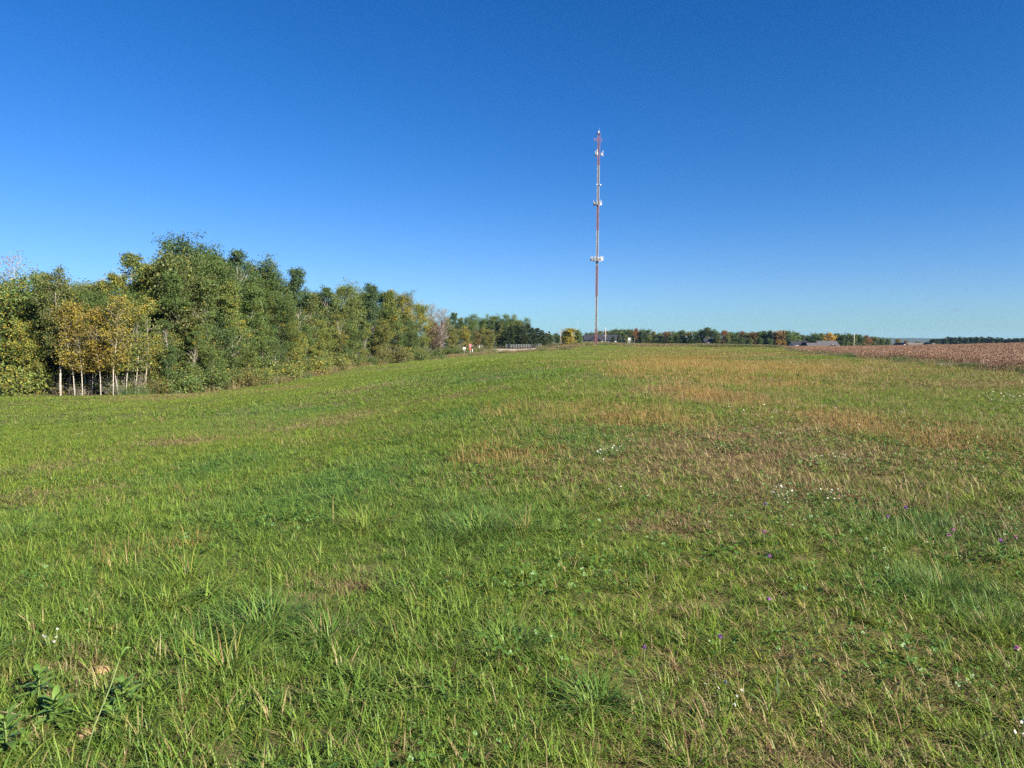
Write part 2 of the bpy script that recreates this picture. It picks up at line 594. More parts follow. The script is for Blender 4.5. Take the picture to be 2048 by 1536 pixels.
def build_hills():
    t = NT('forested_hills')
    p = t.pos()
    f = t.ramp(t.noise(0.011, p, 6, 0.65), 0.35, 0.65)
    g = t.ramp(t.noise(0.05, p, 5, 0.7), 0.3, 0.7)
    c = t.mix(f, t.mix(g, (0.018, 0.032, 0.014), (0.05, 0.065, 0.025)), t.mix(g, (0.03, 0.04, 0.018), (0.11, 0.07, 0.03)))
    mat = t.surface(c, 0.95, 0.05)
    for (dist, base, amp, lift, seed) in ((2100, -36, 10, 14, 3), (3600, -40, 16, 34, 8), (5600, -42, 20, 62, 5)):
        n = 360
        ang = np.linspace(R(-75), R(75), n)
        V, rows = [], 7
        for k in range(rows):
            s = k / (rows - 1)
            d = dist + s * dist * 0.12
            x, y = np.sin(ang) * d, np.cos(ang) * d
            prof = math.sin(math.pi * min(1, 0.02 + s * 0.75)) ** 0.8
            h = base + prof * (lift + amp * (fbm(x, y, dist * 0.30, seed, 4) - 0.5) * 2) + (vnoise(x, y, 24, seed) + vnoise(x, y, 11, seed + 1)) * 2.6 * prof
            V.append(np.stack([x, y, h], 1))
        V = np.concatenate(V)
        i = np.arange(n * rows).reshape(rows, n)
        F = np.stack([i[:-1, :-1].ravel(), i[:-1, 1:].ravel(), i[1:, 1:].ravel(), i[1:, :-1].ravel()], 1)
        tag(link('hills', np_mesh('hills', V, F, [mat], None, True)), 'low forested hills fading blue at the horizon', kind='structure')


build_hills()

hz = NT('haze')
vol = hz.node('ShaderNodeVolumePrincipled')
vol.inputs['Color'].default_value = (0.32, 0.62, 1.0, 1)
vol.inputs['Density'].default_value = 0.00004
hz.l.new(vol.outputs[0], hz.out.inputs['Volume'])
hb = MB()
hb.box(-7000, -6800, -70, 7000, 7300, 78)
tag(hb.build('haze', hz.m), 'thin blue haze of the clear autumn air', kind='stuff')

# ------------------------------------------------------------------ grass
PROTO = bpy.data.collections.new('grass prototypes')      # never linked to the scene: sources for the grass objects only


def blades(n, radius, h, w, seg, bend, rng, disc=True, base=None, az=None, lean0=(0.0, 0.35), fresh=(0.0, 1.0), H=None):
    """n grass blades as triangles; h, w, bend are (low, high) ranges."""
    if base is None:
        if disc:
            r = radius * np.sqrt(rng.random(n))
            a = rng.random(n) * 2 * np.pi
            base = np.stack([r * np.cos(a), r * np.sin(a)], 1)
        else:
            base = (rng.random((n, 2)) * 2 - 1) * radius
    H = h[0] + (h[1] - h[0]) * rng.random(n) ** 1.6 if H is None else H
    Wd = w[0] + (w[1] - w[0]) * rng.random(n)
    az = rng.random(n) * 2 * np.pi if az is None else az
    th0 = lean0[0] + (lean0[1] - lean0[0]) * rng.random(n)
    th1 = th0 + bend[0] + (bend[1] - bend[0]) * rng.random(n)
    side = np.stack([-np.sin(az + 0.6 * (rng.random(n) - .5)), np.cos(az), np.zeros(n)], 1)
    cur = np.concatenate([base, np.full((n, 1), -0.01)], 1)
    verts = []
    for s in range(seg + 1):
        t = s / seg
        ww = Wd * (1.0, 0.95, 0.7, 0.45)[min(3, int(t * 4))] if s < seg else None
        if s < seg:
            verts += [cur - side * ww[:, None] / 2, cur + side * ww[:, None] / 2]
        else:
            verts.append(cur)
        th = th0 + (th1 - th0) * (t + 0.5 / seg)
        step = (H / seg)[:, None]
        cur = cur + step * np.stack([np.sin(th) * np.cos(az), np.sin(th) * np.sin(az), np.cos(th)], 1)
    k = len(verts)
    V = np.stack(verts, 1).reshape(-1, 3)
    F = []
    o = np.arange(n) * k
    for s in range(seg - 1):
        a = 2 * s
        F += [np.stack([o + a, o + a + 1, o + a + 3], 1), np.stack([o + a, o + a + 3, o + a + 2], 1)]
    F.append(np.stack([o + k - 3, o + k - 2, o + k - 1], 1))
    rnd = rng.random((n, 3))
    rnd[:, 0] = fresh[0] + (fresh[1] - fresh[0]) * rnd[:, 0]
    return V, np.concatenate(F), np.repeat(rnd, k, 0)


def turf(radius, clumps, per, h, w, seg, rng, fresh=(0.0, 1.0)):
    """Grass growing in small splayed bunches: gaps between them, bunches that differ in size, tone and dryness."""
    r = radius * np.sqrt(rng.random(clumps))
    a = rng.random(clumps) * 2 * np.pi
    cs = np.exp(rng.normal(0, 0.30, clumps))
    cnt_ = np.maximum(3, rng.poisson(per * cs))
    ci = np.repeat(np.arange(clumps), cnt_)
    n = len(ci)
    base = np.stack([r * np.cos(a), r * np.sin(a)], 1)[ci] + rng.normal(0, 1, (n, 2)) * (0.10 * h[1] * cs[ci])[:, None]
    az = rng.random(n) * 2 * np.pi
    H = (h[0] + (h[1] - h[0]) * rng.random(n)) * cs[ci]
    V, F, rnd = blades(n, 0, (1.0, 1.0), w, seg, (0.3, 2.0), rng, base=base, az=az, lean0=(0.05, 1.15), H=H)
    k = seg * 2 + 1
    cr = rng.random((clumps, 3))
    q = rng.random((n, 3))
    m = np.stack([0.6 * cr[ci, 0] + 0.4 * q[:, 0], 0.55 * cr[ci, 1] + 0.45 * q[:, 1], 0.5 * cr[ci, 2] + 0.5 * q[:, 2]], 1)
    m = np.clip((m - 0.5) * 1.25 + 0.5, 0, 1)
    m[:, 0] = fresh[0] + (fresh[1] - fresh[0]) * m[:, 0]
    return V, F, np.repeat(m, k, 0)


def join(parts):
    V, F, Rn, o = [], [], [], 0
    for v, f, r in parts:
        V.append(v)
        F.append(f + o)
        Rn.append(r)
        o += len(v)
    return np.concatenate(V), np.concatenate(F), np.concatenate(Rn)


def ngon_leaves(C, N, size, rng, aspect=1.0, sides=6, curl=0.15):
    """Flat small leaves of several corners: centres C, normals N."""
    n = len(C)
    ref = np.tile([0.13, 0.2, 1.0], (n, 1)) + rng.normal(0, 0.6, (n, 3))
    U = np.cross(N, ref)
    U /= np.linalg.norm(U, axis=1, keepdims=True) + 1e-9
    Wv = np.cross(N, U)
    V, F = [C[:, None] + N[:, None] * (-size[:, None, None] * curl)], []
    for k in range(sides):
        a = 2 * math.pi * k / sides
        V.append((C + U * (math.cos(a) * size)[:, None] + Wv * (math.sin(a) * size * aspect)[:, None])[:, None])
    V = np.concatenate(V, 1).reshape(-1, 3)
    o = np.arange(n) * (sides + 1)
    for k in range(sides):
        F.append(np.stack([o, o + 1 + k, o + 1 + (k + 1) % sides], 1))
    return V, np.concatenate(F), np.repeat(rng.random((n, 3)), sides + 1, 0)


def unit(a):
    return a / (np.linalg.norm(a, axis=1, keepdims=True) + 1e-9)


def clover(n, radius, size, h, rng):
    r = radius * np.sqrt(rng.random(n))
    a = rng.random(n) * 2 * np.pi
    z = h[0] + (h[1] - h[0]) * rng.random(n)
    C0 = np.stack([r * np.cos(a), r * np.sin(a), z], 1)
    N0 = unit(rng.normal(0, 0.45, (n, 3)) + [0, 0, 1])
    yaw = rng.random(n) * 6.28
    s = size[0] + (size[1] - size[0]) * rng.random(n)
    parts = []
    for k in range(3):
        d = np.stack([np.cos(yaw + k * 2.094), np.sin(yaw + k * 2.094), np.zeros(n)], 1)
        d = unit(d - N0 * (d * N0).sum(1, keepdims=True))
        parts.append(ngon_leaves(C0 + d * s[:, None] * 1.0, unit(N0 + rng.normal(0, 0.15, (n, 3))), s, rng, 0.9, 6))
    return join(parts)


def proto(name, data, mat):
    me = np_mesh(name, data[0], data[1], [mat], {'rnd': data[2]})
    o = bpy.data.objects.new(name, me)
    return o


def collection(name, objs):
    c = bpy.data.collections.new(name)
    for i, o in enumerate(objs):
        o.name = '%s_%02d' % (name, i)      # alphabetical order is the pick order
        c.objects.link(o)
    return c


def scatter(name, label, coll, pts, rots, scales, idx, tint, mat=None):
    """One object of countless plants: a point per small sward patch, instanced by geometry nodes."""
    me = bpy.data.meshes.new(name)
    n = len(pts)
    me.vertices.add(n)
    me.vertices.foreach_set('co', np.asarray(pts, np.float32).ravel())
    me.attributes.new('rot', 'FLOAT_VECTOR', 'POINT').data.foreach_set('vector', np.asarray(rots, np.float32).ravel())
    me.attributes.new('scl', 'FLOAT_VECTOR', 'POINT').data.foreach_set('vector', np.asarray(scales, np.float32).ravel())
    me.attributes.new('pick', 'INT', 'POINT').data.foreach_set('value', np.asarray(idx, np.int32))
    me.attributes.new('tint', 'FLOAT_VECTOR', 'POINT').data.foreach_set('vector', np.asarray(tint, np.float32).ravel())
    o = link(name, me)
    tag(o, label, kind='stuff')
    ng = bpy.data.node_groups.new(name, 'GeometryNodeTree')
    ng.interface.new_socket('Geometry', in_out='INPUT', socket_type='NodeSocketGeometry')
    ng.interface.new_socket('Geometry', in_out='OUTPUT', socket_type='NodeSocketGeometry')
    gi, go = ng.nodes.new('NodeGroupInput'), ng.nodes.new('NodeGroupOutput')
    ci = ng.nodes.new('GeometryNodeCollectionInfo')
    ci.inputs['Collection'].default_value = coll
    ci.inputs['Separate Children'].default_value = True
    ci.inputs['Reset Children'].default_value = True
    ip = ng.nodes.new('GeometryNodeInstanceOnPoints')
    ip.inputs['Pick Instance'].default_value = True

    def named(nm, typ):
        a = ng.nodes.new('GeometryNodeInputNamedAttribute')
        a.data_type = typ
        a.inputs['Name'].default_value = nm
        return a.outputs['Attribute']
    e = ng.nodes.new('FunctionNodeEulerToRotation')
    ng.links.new(named('rot', 'FLOAT_VECTOR'), e.inputs[0])
    ng.links.new(gi.outputs[0], ip.inputs['Points'])
    ng.links.new(ci.outputs[0], ip.inputs['Instance'])
    ng.links.new(named('pick', 'INT'), ip.inputs['Instance Index'])
    ng.links.new(e.outputs[0], ip.inputs['Rotation'])
    ng.links.new(named('scl', 'FLOAT_VECTOR'), ip.inputs['Scale'])
    ng.links.new(ip.outputs[0], go.inputs[0])
    md = o.modifiers.new('scatter', 'NODES')
    md.node_group = ng
    return o


def rotations(x, y, rng):
    """Euler angles that lay a patch on the slope with a random turn."""
    e = 0.6
    dx = (ground_z(x + e, y) - ground_z(x - e, y)) / (2 * e)
    dy = (ground_z(x, y + e) - ground_z(x, y - e)) / (2 * e)
    yaw = rng.random(len(x)) * 2 * np.pi
    out = np.empty((len(x), 3))
    for i in range(len(x)):
        n = Vector((-dx[i], -dy[i], 1)).normalized()
        m = n.to_track_quat('Z', 'Y').to_matrix() @ Matrix.Rotation(yaw[i], 3, 'Z')
        q = Vector((0, 0, 1)).rotation_difference(n).to_matrix() @ Matrix.Rotation(yaw[i], 3, 'Z')
        out[i] = q.to_euler()
    return out


def ring(y0, y1, cell, rng, half=0.84, extra=2.0, keep=1.0):
    xs = np.arange(-half * y1 - extra, half * y1 + extra, cell)
    ys = np.arange(y0, y1, cell)
    X, Y = np.meshgrid(xs, ys)
    X = X.ravel() + (rng.random(X.size) - .5) * cell
    Y = Y.ravel() + (rng.random(Y.size) - .5) * cell
    m = (np.abs(X) < half * np.maximum(Y, 0) + extra) & (rng.random(X.size) < keep)
    return X[m], Y[m]


g = np.random.default_rng(11)
near = []
for i in range(6):
    parts = [turf(0.33, 36, 17, (0.045, 0.11), (0.0028, 0.0058), 3, g),
             turf(0.33, 4, 14, (0.07, 0.13), (0.0035, 0.0075), 4, g, (0.2, 1.0)),
             blades(260, 0.33, (0.03, 0.09), (0.0018, 0.0035), 2, (0.1, 0.9), g, lean0=(0.2, 1.2)),
             blades(420, 0.33, (0.02, 0.08), (0.0016, 0.0032), 2, (0.1, 0.7), g, lean0=(1.1, 1.6), fresh=(0, 0.7))]
    near.append(proto('near', join(parts), M['blade']))
NEAR = collection('sward_near', near)
mid = []
for i in range(6):
    parts = [turf(0.75, 95, 17, (0.05, 0.13), (0.005, 0.010), 2, g),
             turf(0.75, 8, 14, (0.08, 0.16), (0.005, 0.010), 3, g, (0.2, 1.0)),
             blades(500, 0.75, (0.03, 0.09), (0.004, 0.008), 2, (0.2, 1.0), g, lean0=(0.3, 1.4), fresh=(0, 0.85))]
    mid.append(proto('mid', join(parts), M['blade']))
MID = collection('sward_mid', mid)
far = []
for i in range(4):
    far.append(proto('far', join([turf(2.2, 260, 8, (0.06, 0.15), (0.014, 0.030), 1, g), blades(500, 2.2, (0.04, 0.12), (0.014, 0.030), 1, (0.3, 1.0), g, lean0=(0.1, 1.1))]), M['blade']))
FAR = collection('sward_far', far)
vfar = []
for i in range(4):
    vfar.append(proto('vfar', join([blades(3000, 5.5, (0.06, 0.18), (0.04, 0.08), 1, (0.2, 0.8), g, lean0=(0.1, 0.7))]), M['blade']))
VFAR = collection('sward_vfar', vfar)


def sward_object(coll, X, Y, nvar, smin, smax, label, dens=None, name='grass'):
    m = inside(FIELD, X, Y) & (X < soy_x(Y) + 0.4)
    X, Y = X[m], Y[m]
    d, o, l = sward(X, Y)
    # thin the sward where the ground shows through
    bare = fbm(X, Y, 0.8, 77) * 0.6 + fbm(X, Y, 3.5, 78) * 0.4
    k = g.random(len(X)) < np.clip(1.2 - 3.2 * np.clip(bare - 0.47, 0, 1) * (dens or 0), 0, 1)
    X, Y, d, o, l = X[k], Y[k], d[k], o[k], l[k]
    s = smin + (smax - smin) * g.random(len(X))
    hh = s * 0.84 * (0.30 + 0.65 * fbm(X, Y, 2.0, 61) + 0.60 * vnoise(X, Y, 0.55, 63) + 0.30 * l - 0.25 * np.clip(d - 0.3, 0, 1))
    P = np.stack([X, Y, ground_z(X, Y)], 1)
    scatter(name, label, coll, P, rotations(X, Y, g), np.stack([s, s, hh], 1), g.integers(0, nvar, len(X)), np.stack([d, o, l], 1))
    return len(X)


X, Y = ring(0.3, 7.6, 0.265, g, 0.84, 2.0)
n1 = sward_object(NEAR, X, Y, 6, 0.8, 1.2, 'short uneven meadow grass in the foreground', 0.16)
X, Y = ring(7.4, 27, 0.58, g, 0.84, 2.0)
n2 = sward_object(MID, X, Y, 6, 0.8, 1.2, 'short meadow grass in the middle of the field', 0.2)
X, Y = ring(26, 85, 1.9, g, 0.84, 2.0)
n3 = sward_object(FAR, X, Y, 4, 0.8, 1.2, 'meadow grass further out on the slope')
X, Y = ring(83, 222, 4.6, g, 0.84, 2.0)
n4 = sward_object(VFAR, X, Y, 4, 0.8, 1.2, 'meadow grass on the far crest of the field')
print('grass patches', n1, n2, n3, n4)

# clover and broad weeds among the grass, thickest right of the middle
cl = []
for i in range(4):
    cl.append(proto('clover', clover(64, 0.32, (0.004, 0.009), (0.03, 0.10), g), M['broadleaf']))
for i in range(3):
    n = 7
    az = g.random(n) * 6.28
    cl.append(proto('weed', blades(n * 3, 0.10, (0.05, 0.12), (0.006, 0.012), 3, (0.3, 1.1), g, lean0=(0.3, 1.0)), M['weed_leaf']))
CLOVER = collection('clover', cl)
X, Y = ring(1.2, 13, 0.30, g)
side = 1 / (1 + np.exp(-(X - 0.10 * Y + 0.4) / 0.6))
k = g.random(len(X)) < (0.06 + 0.85 * side * np.clip((fbm(X, Y, 0.8, 91) - 0.36) * 3, 0, 1) + 0.5 * np.clip((vnoise(X, Y, 0.7, 95) - 0.72) * 5, 0, 1))
X, Y = X[k], Y[k]
s = 0.75 + 0.6 * g.random(len(X))
scatter('clover', 'low clover and broad-leaved weeds growing through the grass', CLOVER, np.stack([X, Y, ground_z(X, Y)], 1), rotations(X, Y, g), np.stack([s, s, s], 1),
        g.integers(0, 7, len(X)), np.zeros((len(X), 3)))

# longer tussocks scattered over the sward (the biggest ones are things of their own, below)
tu = []
for i in range(4):
    tu.append(proto('tussock', blades(150, 0.11, (0.13, 0.30), (0.0045, 0.009), 4, (0.9, 2.3), g, lean0=(0.1, 1.1)), M['blade']))
TUS = collection('tussock', tu)
X, Y = ring(1.5, 34, 0.62, g)
d, o, l = sward(X, Y)
k = (g.random(len(X)) < np.clip(0.05 + 0.9 * (fbm(X, Y, 1.6, 101) - 0.54) * 3 + 0.25 * l + 0.16 * (X < 0.1 * Y), 0, 0.75)) & inside(FIELD, X, Y)
X, Y, d, o, l = X[k], Y[k], d[k], o[k], l[k]
s = 0.7 + 0.6 * g.random(len(X))
scatter('tussocks', 'longer grass tussocks dotted over the field', TUS, np.stack([X, Y, ground_z(X, Y)], 1), rotations(X, Y, g), np.stack([s * 1.2, s * 1.2, s * 0.85], 1),
        g.integers(0, 4, len(X)), np.stack([d * 0.4, o, np.clip(l + 0.3 * g.random(len(X)), 0, 1)], 1))

# dry seed-head stalks, orange, on the right half
st = []
for i in range(4):
    parts = [blades(70, 0.45, (0.14, 0.34), (0.003, 0.006), 2, (0.0, 0.5), g, lean0=(0.0, 0.4))]
    st.append(proto('stalk', join(parts), M['blade']))
STK = collection('seedhead', st)
X, Y = ring(2.0, 60, 0.75, g)
d, o, l = sward(X, Y)
k = (g.random(len(X)) < np.clip(o * 1.0 + 0.04 * (X > 0) * (Y > 6), 0, 0.9)) & inside(FIELD, X, Y)
X, Y, d, o, l = X[k], Y[k], d[k], o[k], l[k]
s = 0.8 + 0.5 * g.random(len(X)) + Y * 0.006
scatter('seed_stalks', 'dry orange seed stalks standing above the grass', STK, np.stack([X, Y, ground_z(X, Y)], 1), rotations(X, Y, g), np.stack([s, s, s * 0.85], 1),
        g.integers(0, 4, len(X)), np.stack([np.full(len(X), 0.95), np.clip(0.35 + o, 0, 1), l * 0], 1))

# white asters too small to count, over the right half of the field
fl = []
for i in range(3):
    n = 12
    C = np.stack([g.normal(0, 0.35, n), g.normal(0, 0.35, n), 0.12 + 0.10 * g.random(n)], 1)
    fl.append(proto('aster', ngon_leaves(C, unit(g.normal(0, 0.5, (n, 3)) + [0, -0.3, 1]), 0.006 + 0.006 * g.random(n), g), M['white_petal']))
AST = collection('aster', fl)
X, Y = ring(8, 75, 1.3, g)
k = (g.random(len(X)) < np.clip((X - 0.16 * Y) / (0.25 * Y + 1), 0, 1) * np.clip((fbm(X, Y, 6, 111) - 0.44) * 2.4, 0, 0.5)) & inside(FIELD, X, Y)
X, Y = X[k], Y[k]
s = 0.7 + 0.7 * g.random(len(X)) + Y * 0.012
scatter('asters', 'tiny white asters scattered over the right of the field', AST, np.stack([X, Y, ground_z(X, Y)], 1), rotations(X, Y, g), np.stack([s, s, s * 0.8], 1),
        g.integers(0, 3, len(X)), np.zeros((len(X), 3)))

# ripe soybeans
so = []
for i in range(4):
    n = 640
    parts = []
    bx = (g.random((n, 2)) * 2 - 1) * 1.6
    bx[:, 1] = np.round(bx[:, 1] / 0.4) * 0.4 + g.normal(0, 0.05, n)
    parts.append(blades(n, 1.6, (0.5, 0.78), (0.02, 0.035), 1, (0.0, 0.3), g, base=bx, lean0=(0, 0.15)))
    m = n * 8
    j = g.integers(0, n, m)
    C = np.concatenate([bx[j] + g.normal(0, 0.09, (m, 2)), (0.18 + 0.55 * g.random((m, 1)))], 1)
    parts.append(ngon_leaves(C, unit(g.normal(0, 1, (m, 3))), 0.018 + 0.022 * g.random(m), g, 0.6, 4))
    so.append(proto('soy', join(parts), M['soy']))
SOY = collection('soy', so)
X, Y = ring(24, 205, 2.2, g, 0.95, 4)
k = inside(SOYF, X, Y) & (X > soy_x(Y) + 0.6)
X, Y = X[k], Y[k]
s = 0.9 + 0.25 * g.random(len(X))
rt = rotations(X, Y, g)
scatter('soybean_crop', 'ripe brown soybean crop standing on the right', SOY, np.stack([X, Y, ground_z(X, Y)], 1), rt, np.stack([s, s, s * (0.68 + 0.25 * fbm(X, Y, 9, 131))], 1),
        g.integers(0, 4, len(X)), np.zeros((len(X), 3)))

# weedy strips: along the crop and along the wood's edge
we = []
for i in range(4):
    n = 260
    parts = [blades(n, 0.8, (0.25, 0.75), (0.012, 0.025), 2, (0.1, 0.7), g, lean0=(0, 0.4))]
    m = 500
    C = np.stack([g.normal(0, 0.5, m), g.normal(0, 0.5, m), 0.1 + 0.55 * g.random(m)], 1)
    parts.append(ngon_leaves(C, unit(g.normal(0, 1, (m, 3)) + [0, 0, .5]), 0.02 + 0.03 * g.random(m), g, 0.5, 4))
    we.append(proto('weeds', join(parts), M['brown_weed'] if i < 2 else M['weed_leaf']))
WEE = collection('weeds', we)
yy = g.uniform(24, 195, 620)
yy = 24 + (yy - 24) ** 1.25 / (171 ** 0.25)
xx = soy_x(yy) + g.normal(-0.2, 0.7, len(yy))
s = 0.25 + 0.5 * g.random(len(yy)) * (0.4 + fbm(xx, yy, 6, 141))
scatter('crop_edge_weeds', 'rank weeds along the edge of the soybean crop', WEE, np.stack([xx, yy, ground_z(xx, yy)], 1), rotations(xx, yy, g), np.stack([s * 1.3, s * 1.3, s * 0.85], 1),
        np.where(g.random(len(xx)) < 0.62, g.integers(0, 2, len(xx)), g.integers(2, 4, len(xx))), np.zeros((len(xx), 3)))
xs, ys = [], []
for i in range(2, len(EDGE) - 1):
    (x0, y0), (x1, y1) = EDGE[i], EDGE[i + 1]
    n = int(math.hypot(x1 - x0, y1 - y0) * {2: 0.0, 3: 0.4, 4: 0.5, 5: 4, 6: 0.7}.get(i, 4))
    t = g.random(n)
    off = np.abs(g.normal(0, 2.2 if i < 6 else 3.5, n)) + 0.3
    nx, ny = -(y1 - y0), (x1 - x0)
    ln = math.hypot(nx, ny)
    xs.append(x0 + (x1 - x0) * t + nx / ln * off)
    ys.append(y0 + (y1 - y0) * t + ny / ln * off)
xx, yy = np.concatenate(xs), np.concatenate(ys)
s = (0.7 + 0.9 * g.random(len(xx))) * np.where(yy > 140, 0.65, 1.0)
scatter('wood_edge_weeds', 'tall brown grass and weeds between the field and the wood', WEE, np.stack([xx, yy, ground_z(xx, yy)], 1), rotations(xx, yy, g), np.stack([s * 1.3, s * 1.3, s], 1),
        np.where(g.random(len(xx)) < 0.75, g.integers(0, 2, len(xx)), g.integers(2, 4, len(xx))), np.zeros((len(xx), 3)))
# tall tan grass in front of the far trees, at the top of the crop, and rough grass beyond the crest
xs, ys = [], []
for (px0, px1, Y0, Y1, n) in ((1405, 1560, 196, 214, 420), (1150, 1420, 212, 330, 700), (880, 985, 175, 220, 120), (1085, 1150, 200, 262, 120)):
    yq = g.uniform(Y0, Y1, n)
    xs.append((g.uniform(px0, px1, n) - 1024) / FPX * yq)
    ys.append(yq)
xx, yy = np.concatenate(xs), np.concatenate(ys)
s = 0.8 + 0.8 * g.random(len(xx))
scatter('rough_grass', 'rough tan grass beyond the crest of the field', WEE, np.stack([xx, yy, ground_z(xx, yy)], 1), rotations(xx, yy, g), np.stack([s * 1.8, s * 1.8, s * 0.9], 1),
        g.integers(0, 3, len(xx)), np.zeros((len(xx), 3)))

# ------------------------------------------------------------------ trees
def quad_leaves(C, size, rng, up=0.3, aspect=0.62, droop=None):
    n = len(C)
    D = unit(rng.normal(0, 1, (n, 3)) if droop is None else droop + rng.normal(0, 0.35, (n, 3)))
    N = unit(np.cross(D, rng.normal(0, 1, (n, 3))) + [0, 0, up])
    S = unit(np.cross(N, D))
    s = size[:, None]
    V = np.stack([C - D * s * .5, C + S * s * .5 * aspect, C + D * s * .5, C - S * s * .5 * aspect], 1).reshape(-1, 3)
    F = np.arange(n * 4).reshape(n, 4)
    return V, F


def curve_pts(p0, d0, length, n, rng, up=0.12, wob=0.12):
    pts, d = [Vector(p0)], Vector(d0).normalized()
    for i in range(n):
        d = (d + Vector((rng.normal(0, wob), rng.normal(0, wob), up + rng.normal(0, wob * 0.5)))).normalized()
        pts.append(pts[-1] + d * (length / n))
    return pts


def gen_tree(seed, height=12.0, r0=0.14, base=0.30, shape='ovoid', width=0.20, limbs=26, leaves=9000, leaf=0.16, csig=0.42, bark='pale_bark', leafmat='leaf', lean=0.03,
             leafy=1.0, trunks=1, limb_up=(0.35, 0.9), thick=1.15, window=0.0):
    rng = np.random.default_rng(seed)
    tb = MB()
    cl = []
    for tk in range(trunks):
        az = rng.random() * 6.28
        off = Vector((0, 0, 0)) if tk == 0 else Vector((math.cos(az), math.sin(az), 0)) * height * 0.05
        hh = height * (1 if tk == 0 else 0.75 + 0.2 * rng.random())
        lz = lean if trunks == 1 else lean + 0.10 * tk
        tp = curve_pts(off + Vector((0, 0, -0.3)), (math.cos(az) * lz, math.sin(az) * lz, 1), hh * 0.97 + 0.3, 9, rng, 0.06, 0.05)
        tr = [r0 * (1 - 0.93 * (i / 9) ** 0.9) * (1.25 if i == 0 else 1) for i in range(10)]
        tb.tube(tp, tr, 7)
        for i in range(limbs // trunks):
            s = base + (0.98 - base) * ((i + rng.random() * 0.8) / (limbs // trunks))
            k = min(int(s * 9), 8)
            p = tp[k].lerp(tp[k + 1], s * 9 - k)
            q = (s - base) / (1 - base)
            if shape == 'ovoid':
                rr = math.sin(math.pi * min(1, 0.12 + 0.80 * q)) ** 0.7
            elif shape == 'round':
                rr = math.sqrt(max(0.02, 1 - (q * 1.7 - 0.75) ** 2)) if q > 0.1 else 0.6
            elif shape == 'cone':
                rr = (1 - q) ** 0.8 + 0.05
            else:
                rr = 0.75 + 0.25 * math.sin(q * 9)
            L = height * width * rr * (0.65 + 0.6 * rng.random())
            a = i * 2.399 + rng.normal(0, 0.5)
            up = limb_up[0] + (limb_up[1] - limb_up[0]) * rng.random()
            dirv = Vector((math.cos(a), math.sin(a), up))
            lp = curve_pts(p, dirv, L, 4, rng, 0.10 if shape != 'cone' else -0.02, 0.16)
            lr = tr[k] * 0.42
            tb.tube(lp, [max(lr * thick * (1 - 0.8 * j / 4), 0.010 * thick) for j in range(5)], 4, False)
            for j in (2, 3, 4):
                cl.append((lp[j], 0.75 + 0.3 * rng.random()))
            for tw in range(2 if shape != 'round' else 3):
                j = 1 + int(rng.random() * 3)
                d2 = (lp[j + 1] - lp[j]).normalized() + Vector(rng.normal(0, 0.75, 3))
                wp = curve_pts(lp[j], d2, L * (0.35 + 0.3 * rng.random()), 2, rng, 0.08, 0.2)
                tb.tube(wp, [max(lr * 0.4, 0.008) * thick, max(lr * 0.2, 0.006) * thick, 0.004 * thick], 3, False)
                cl.append((wp[1], 0.7))
                cl.append((wp[2], 0.8))
        cl.append((tp[9], 0.6))
        cl.append((tp[8], 0.7))
    tm = tb.mesh('trunk', M[bark], True)
    C = np.array([tuple(c[0]) for c in cl])
    S = np.array([c[1] for c in cl])
    keep = rng.random(len(C)) < leafy
    if window > 0:
        w0 = height * (base + (0.75 - base) * rng.random())
        rad_ = np.hypot(C[:, 0], C[:, 1])
        inw = (C[:, 2] > w0) & (C[:, 2] < w0 + height * window)
        keep &= ~(inw & ((rad_ < 0.11 * height) | (rng.random(len(C)) < 0.35)))
    C, S = C[keep], S[keep]
    nc = len(C)
    per = rng.multinomial(leaves, S / S.sum())
    ci = np.repeat(np.arange(nc), per)
    crand = rng.random(nc)
    P = C[ci] + rng.normal(0, 1, (len(ci), 3)) * (csig * S[ci])[:, None] * np.array([1, 1, 0.62])
    P = P[P[:, 2] > 0.15]
    ci = ci[:len(P)] if len(P) == len(ci) else rng.integers(0, nc, len(P))
    sz = leaf * (0.65 + 0.7 * rng.random(len(P)))
    V, F = quad_leaves(P, sz, rng)
    rnd = np.stack([rng.random(len(P)), np.clip(0.75 * crand[ci] + 0.25 * rng.random(len(P)), 0, 1), rng.random(len(P))], 1)
    cm = np_mesh('crown', V, F, [M[leafmat]], {'rnd': np.repeat(rnd, 4, 0)})
    top = float(np.percentile(P[:, 2], 99.6))
    return tm, cm, top


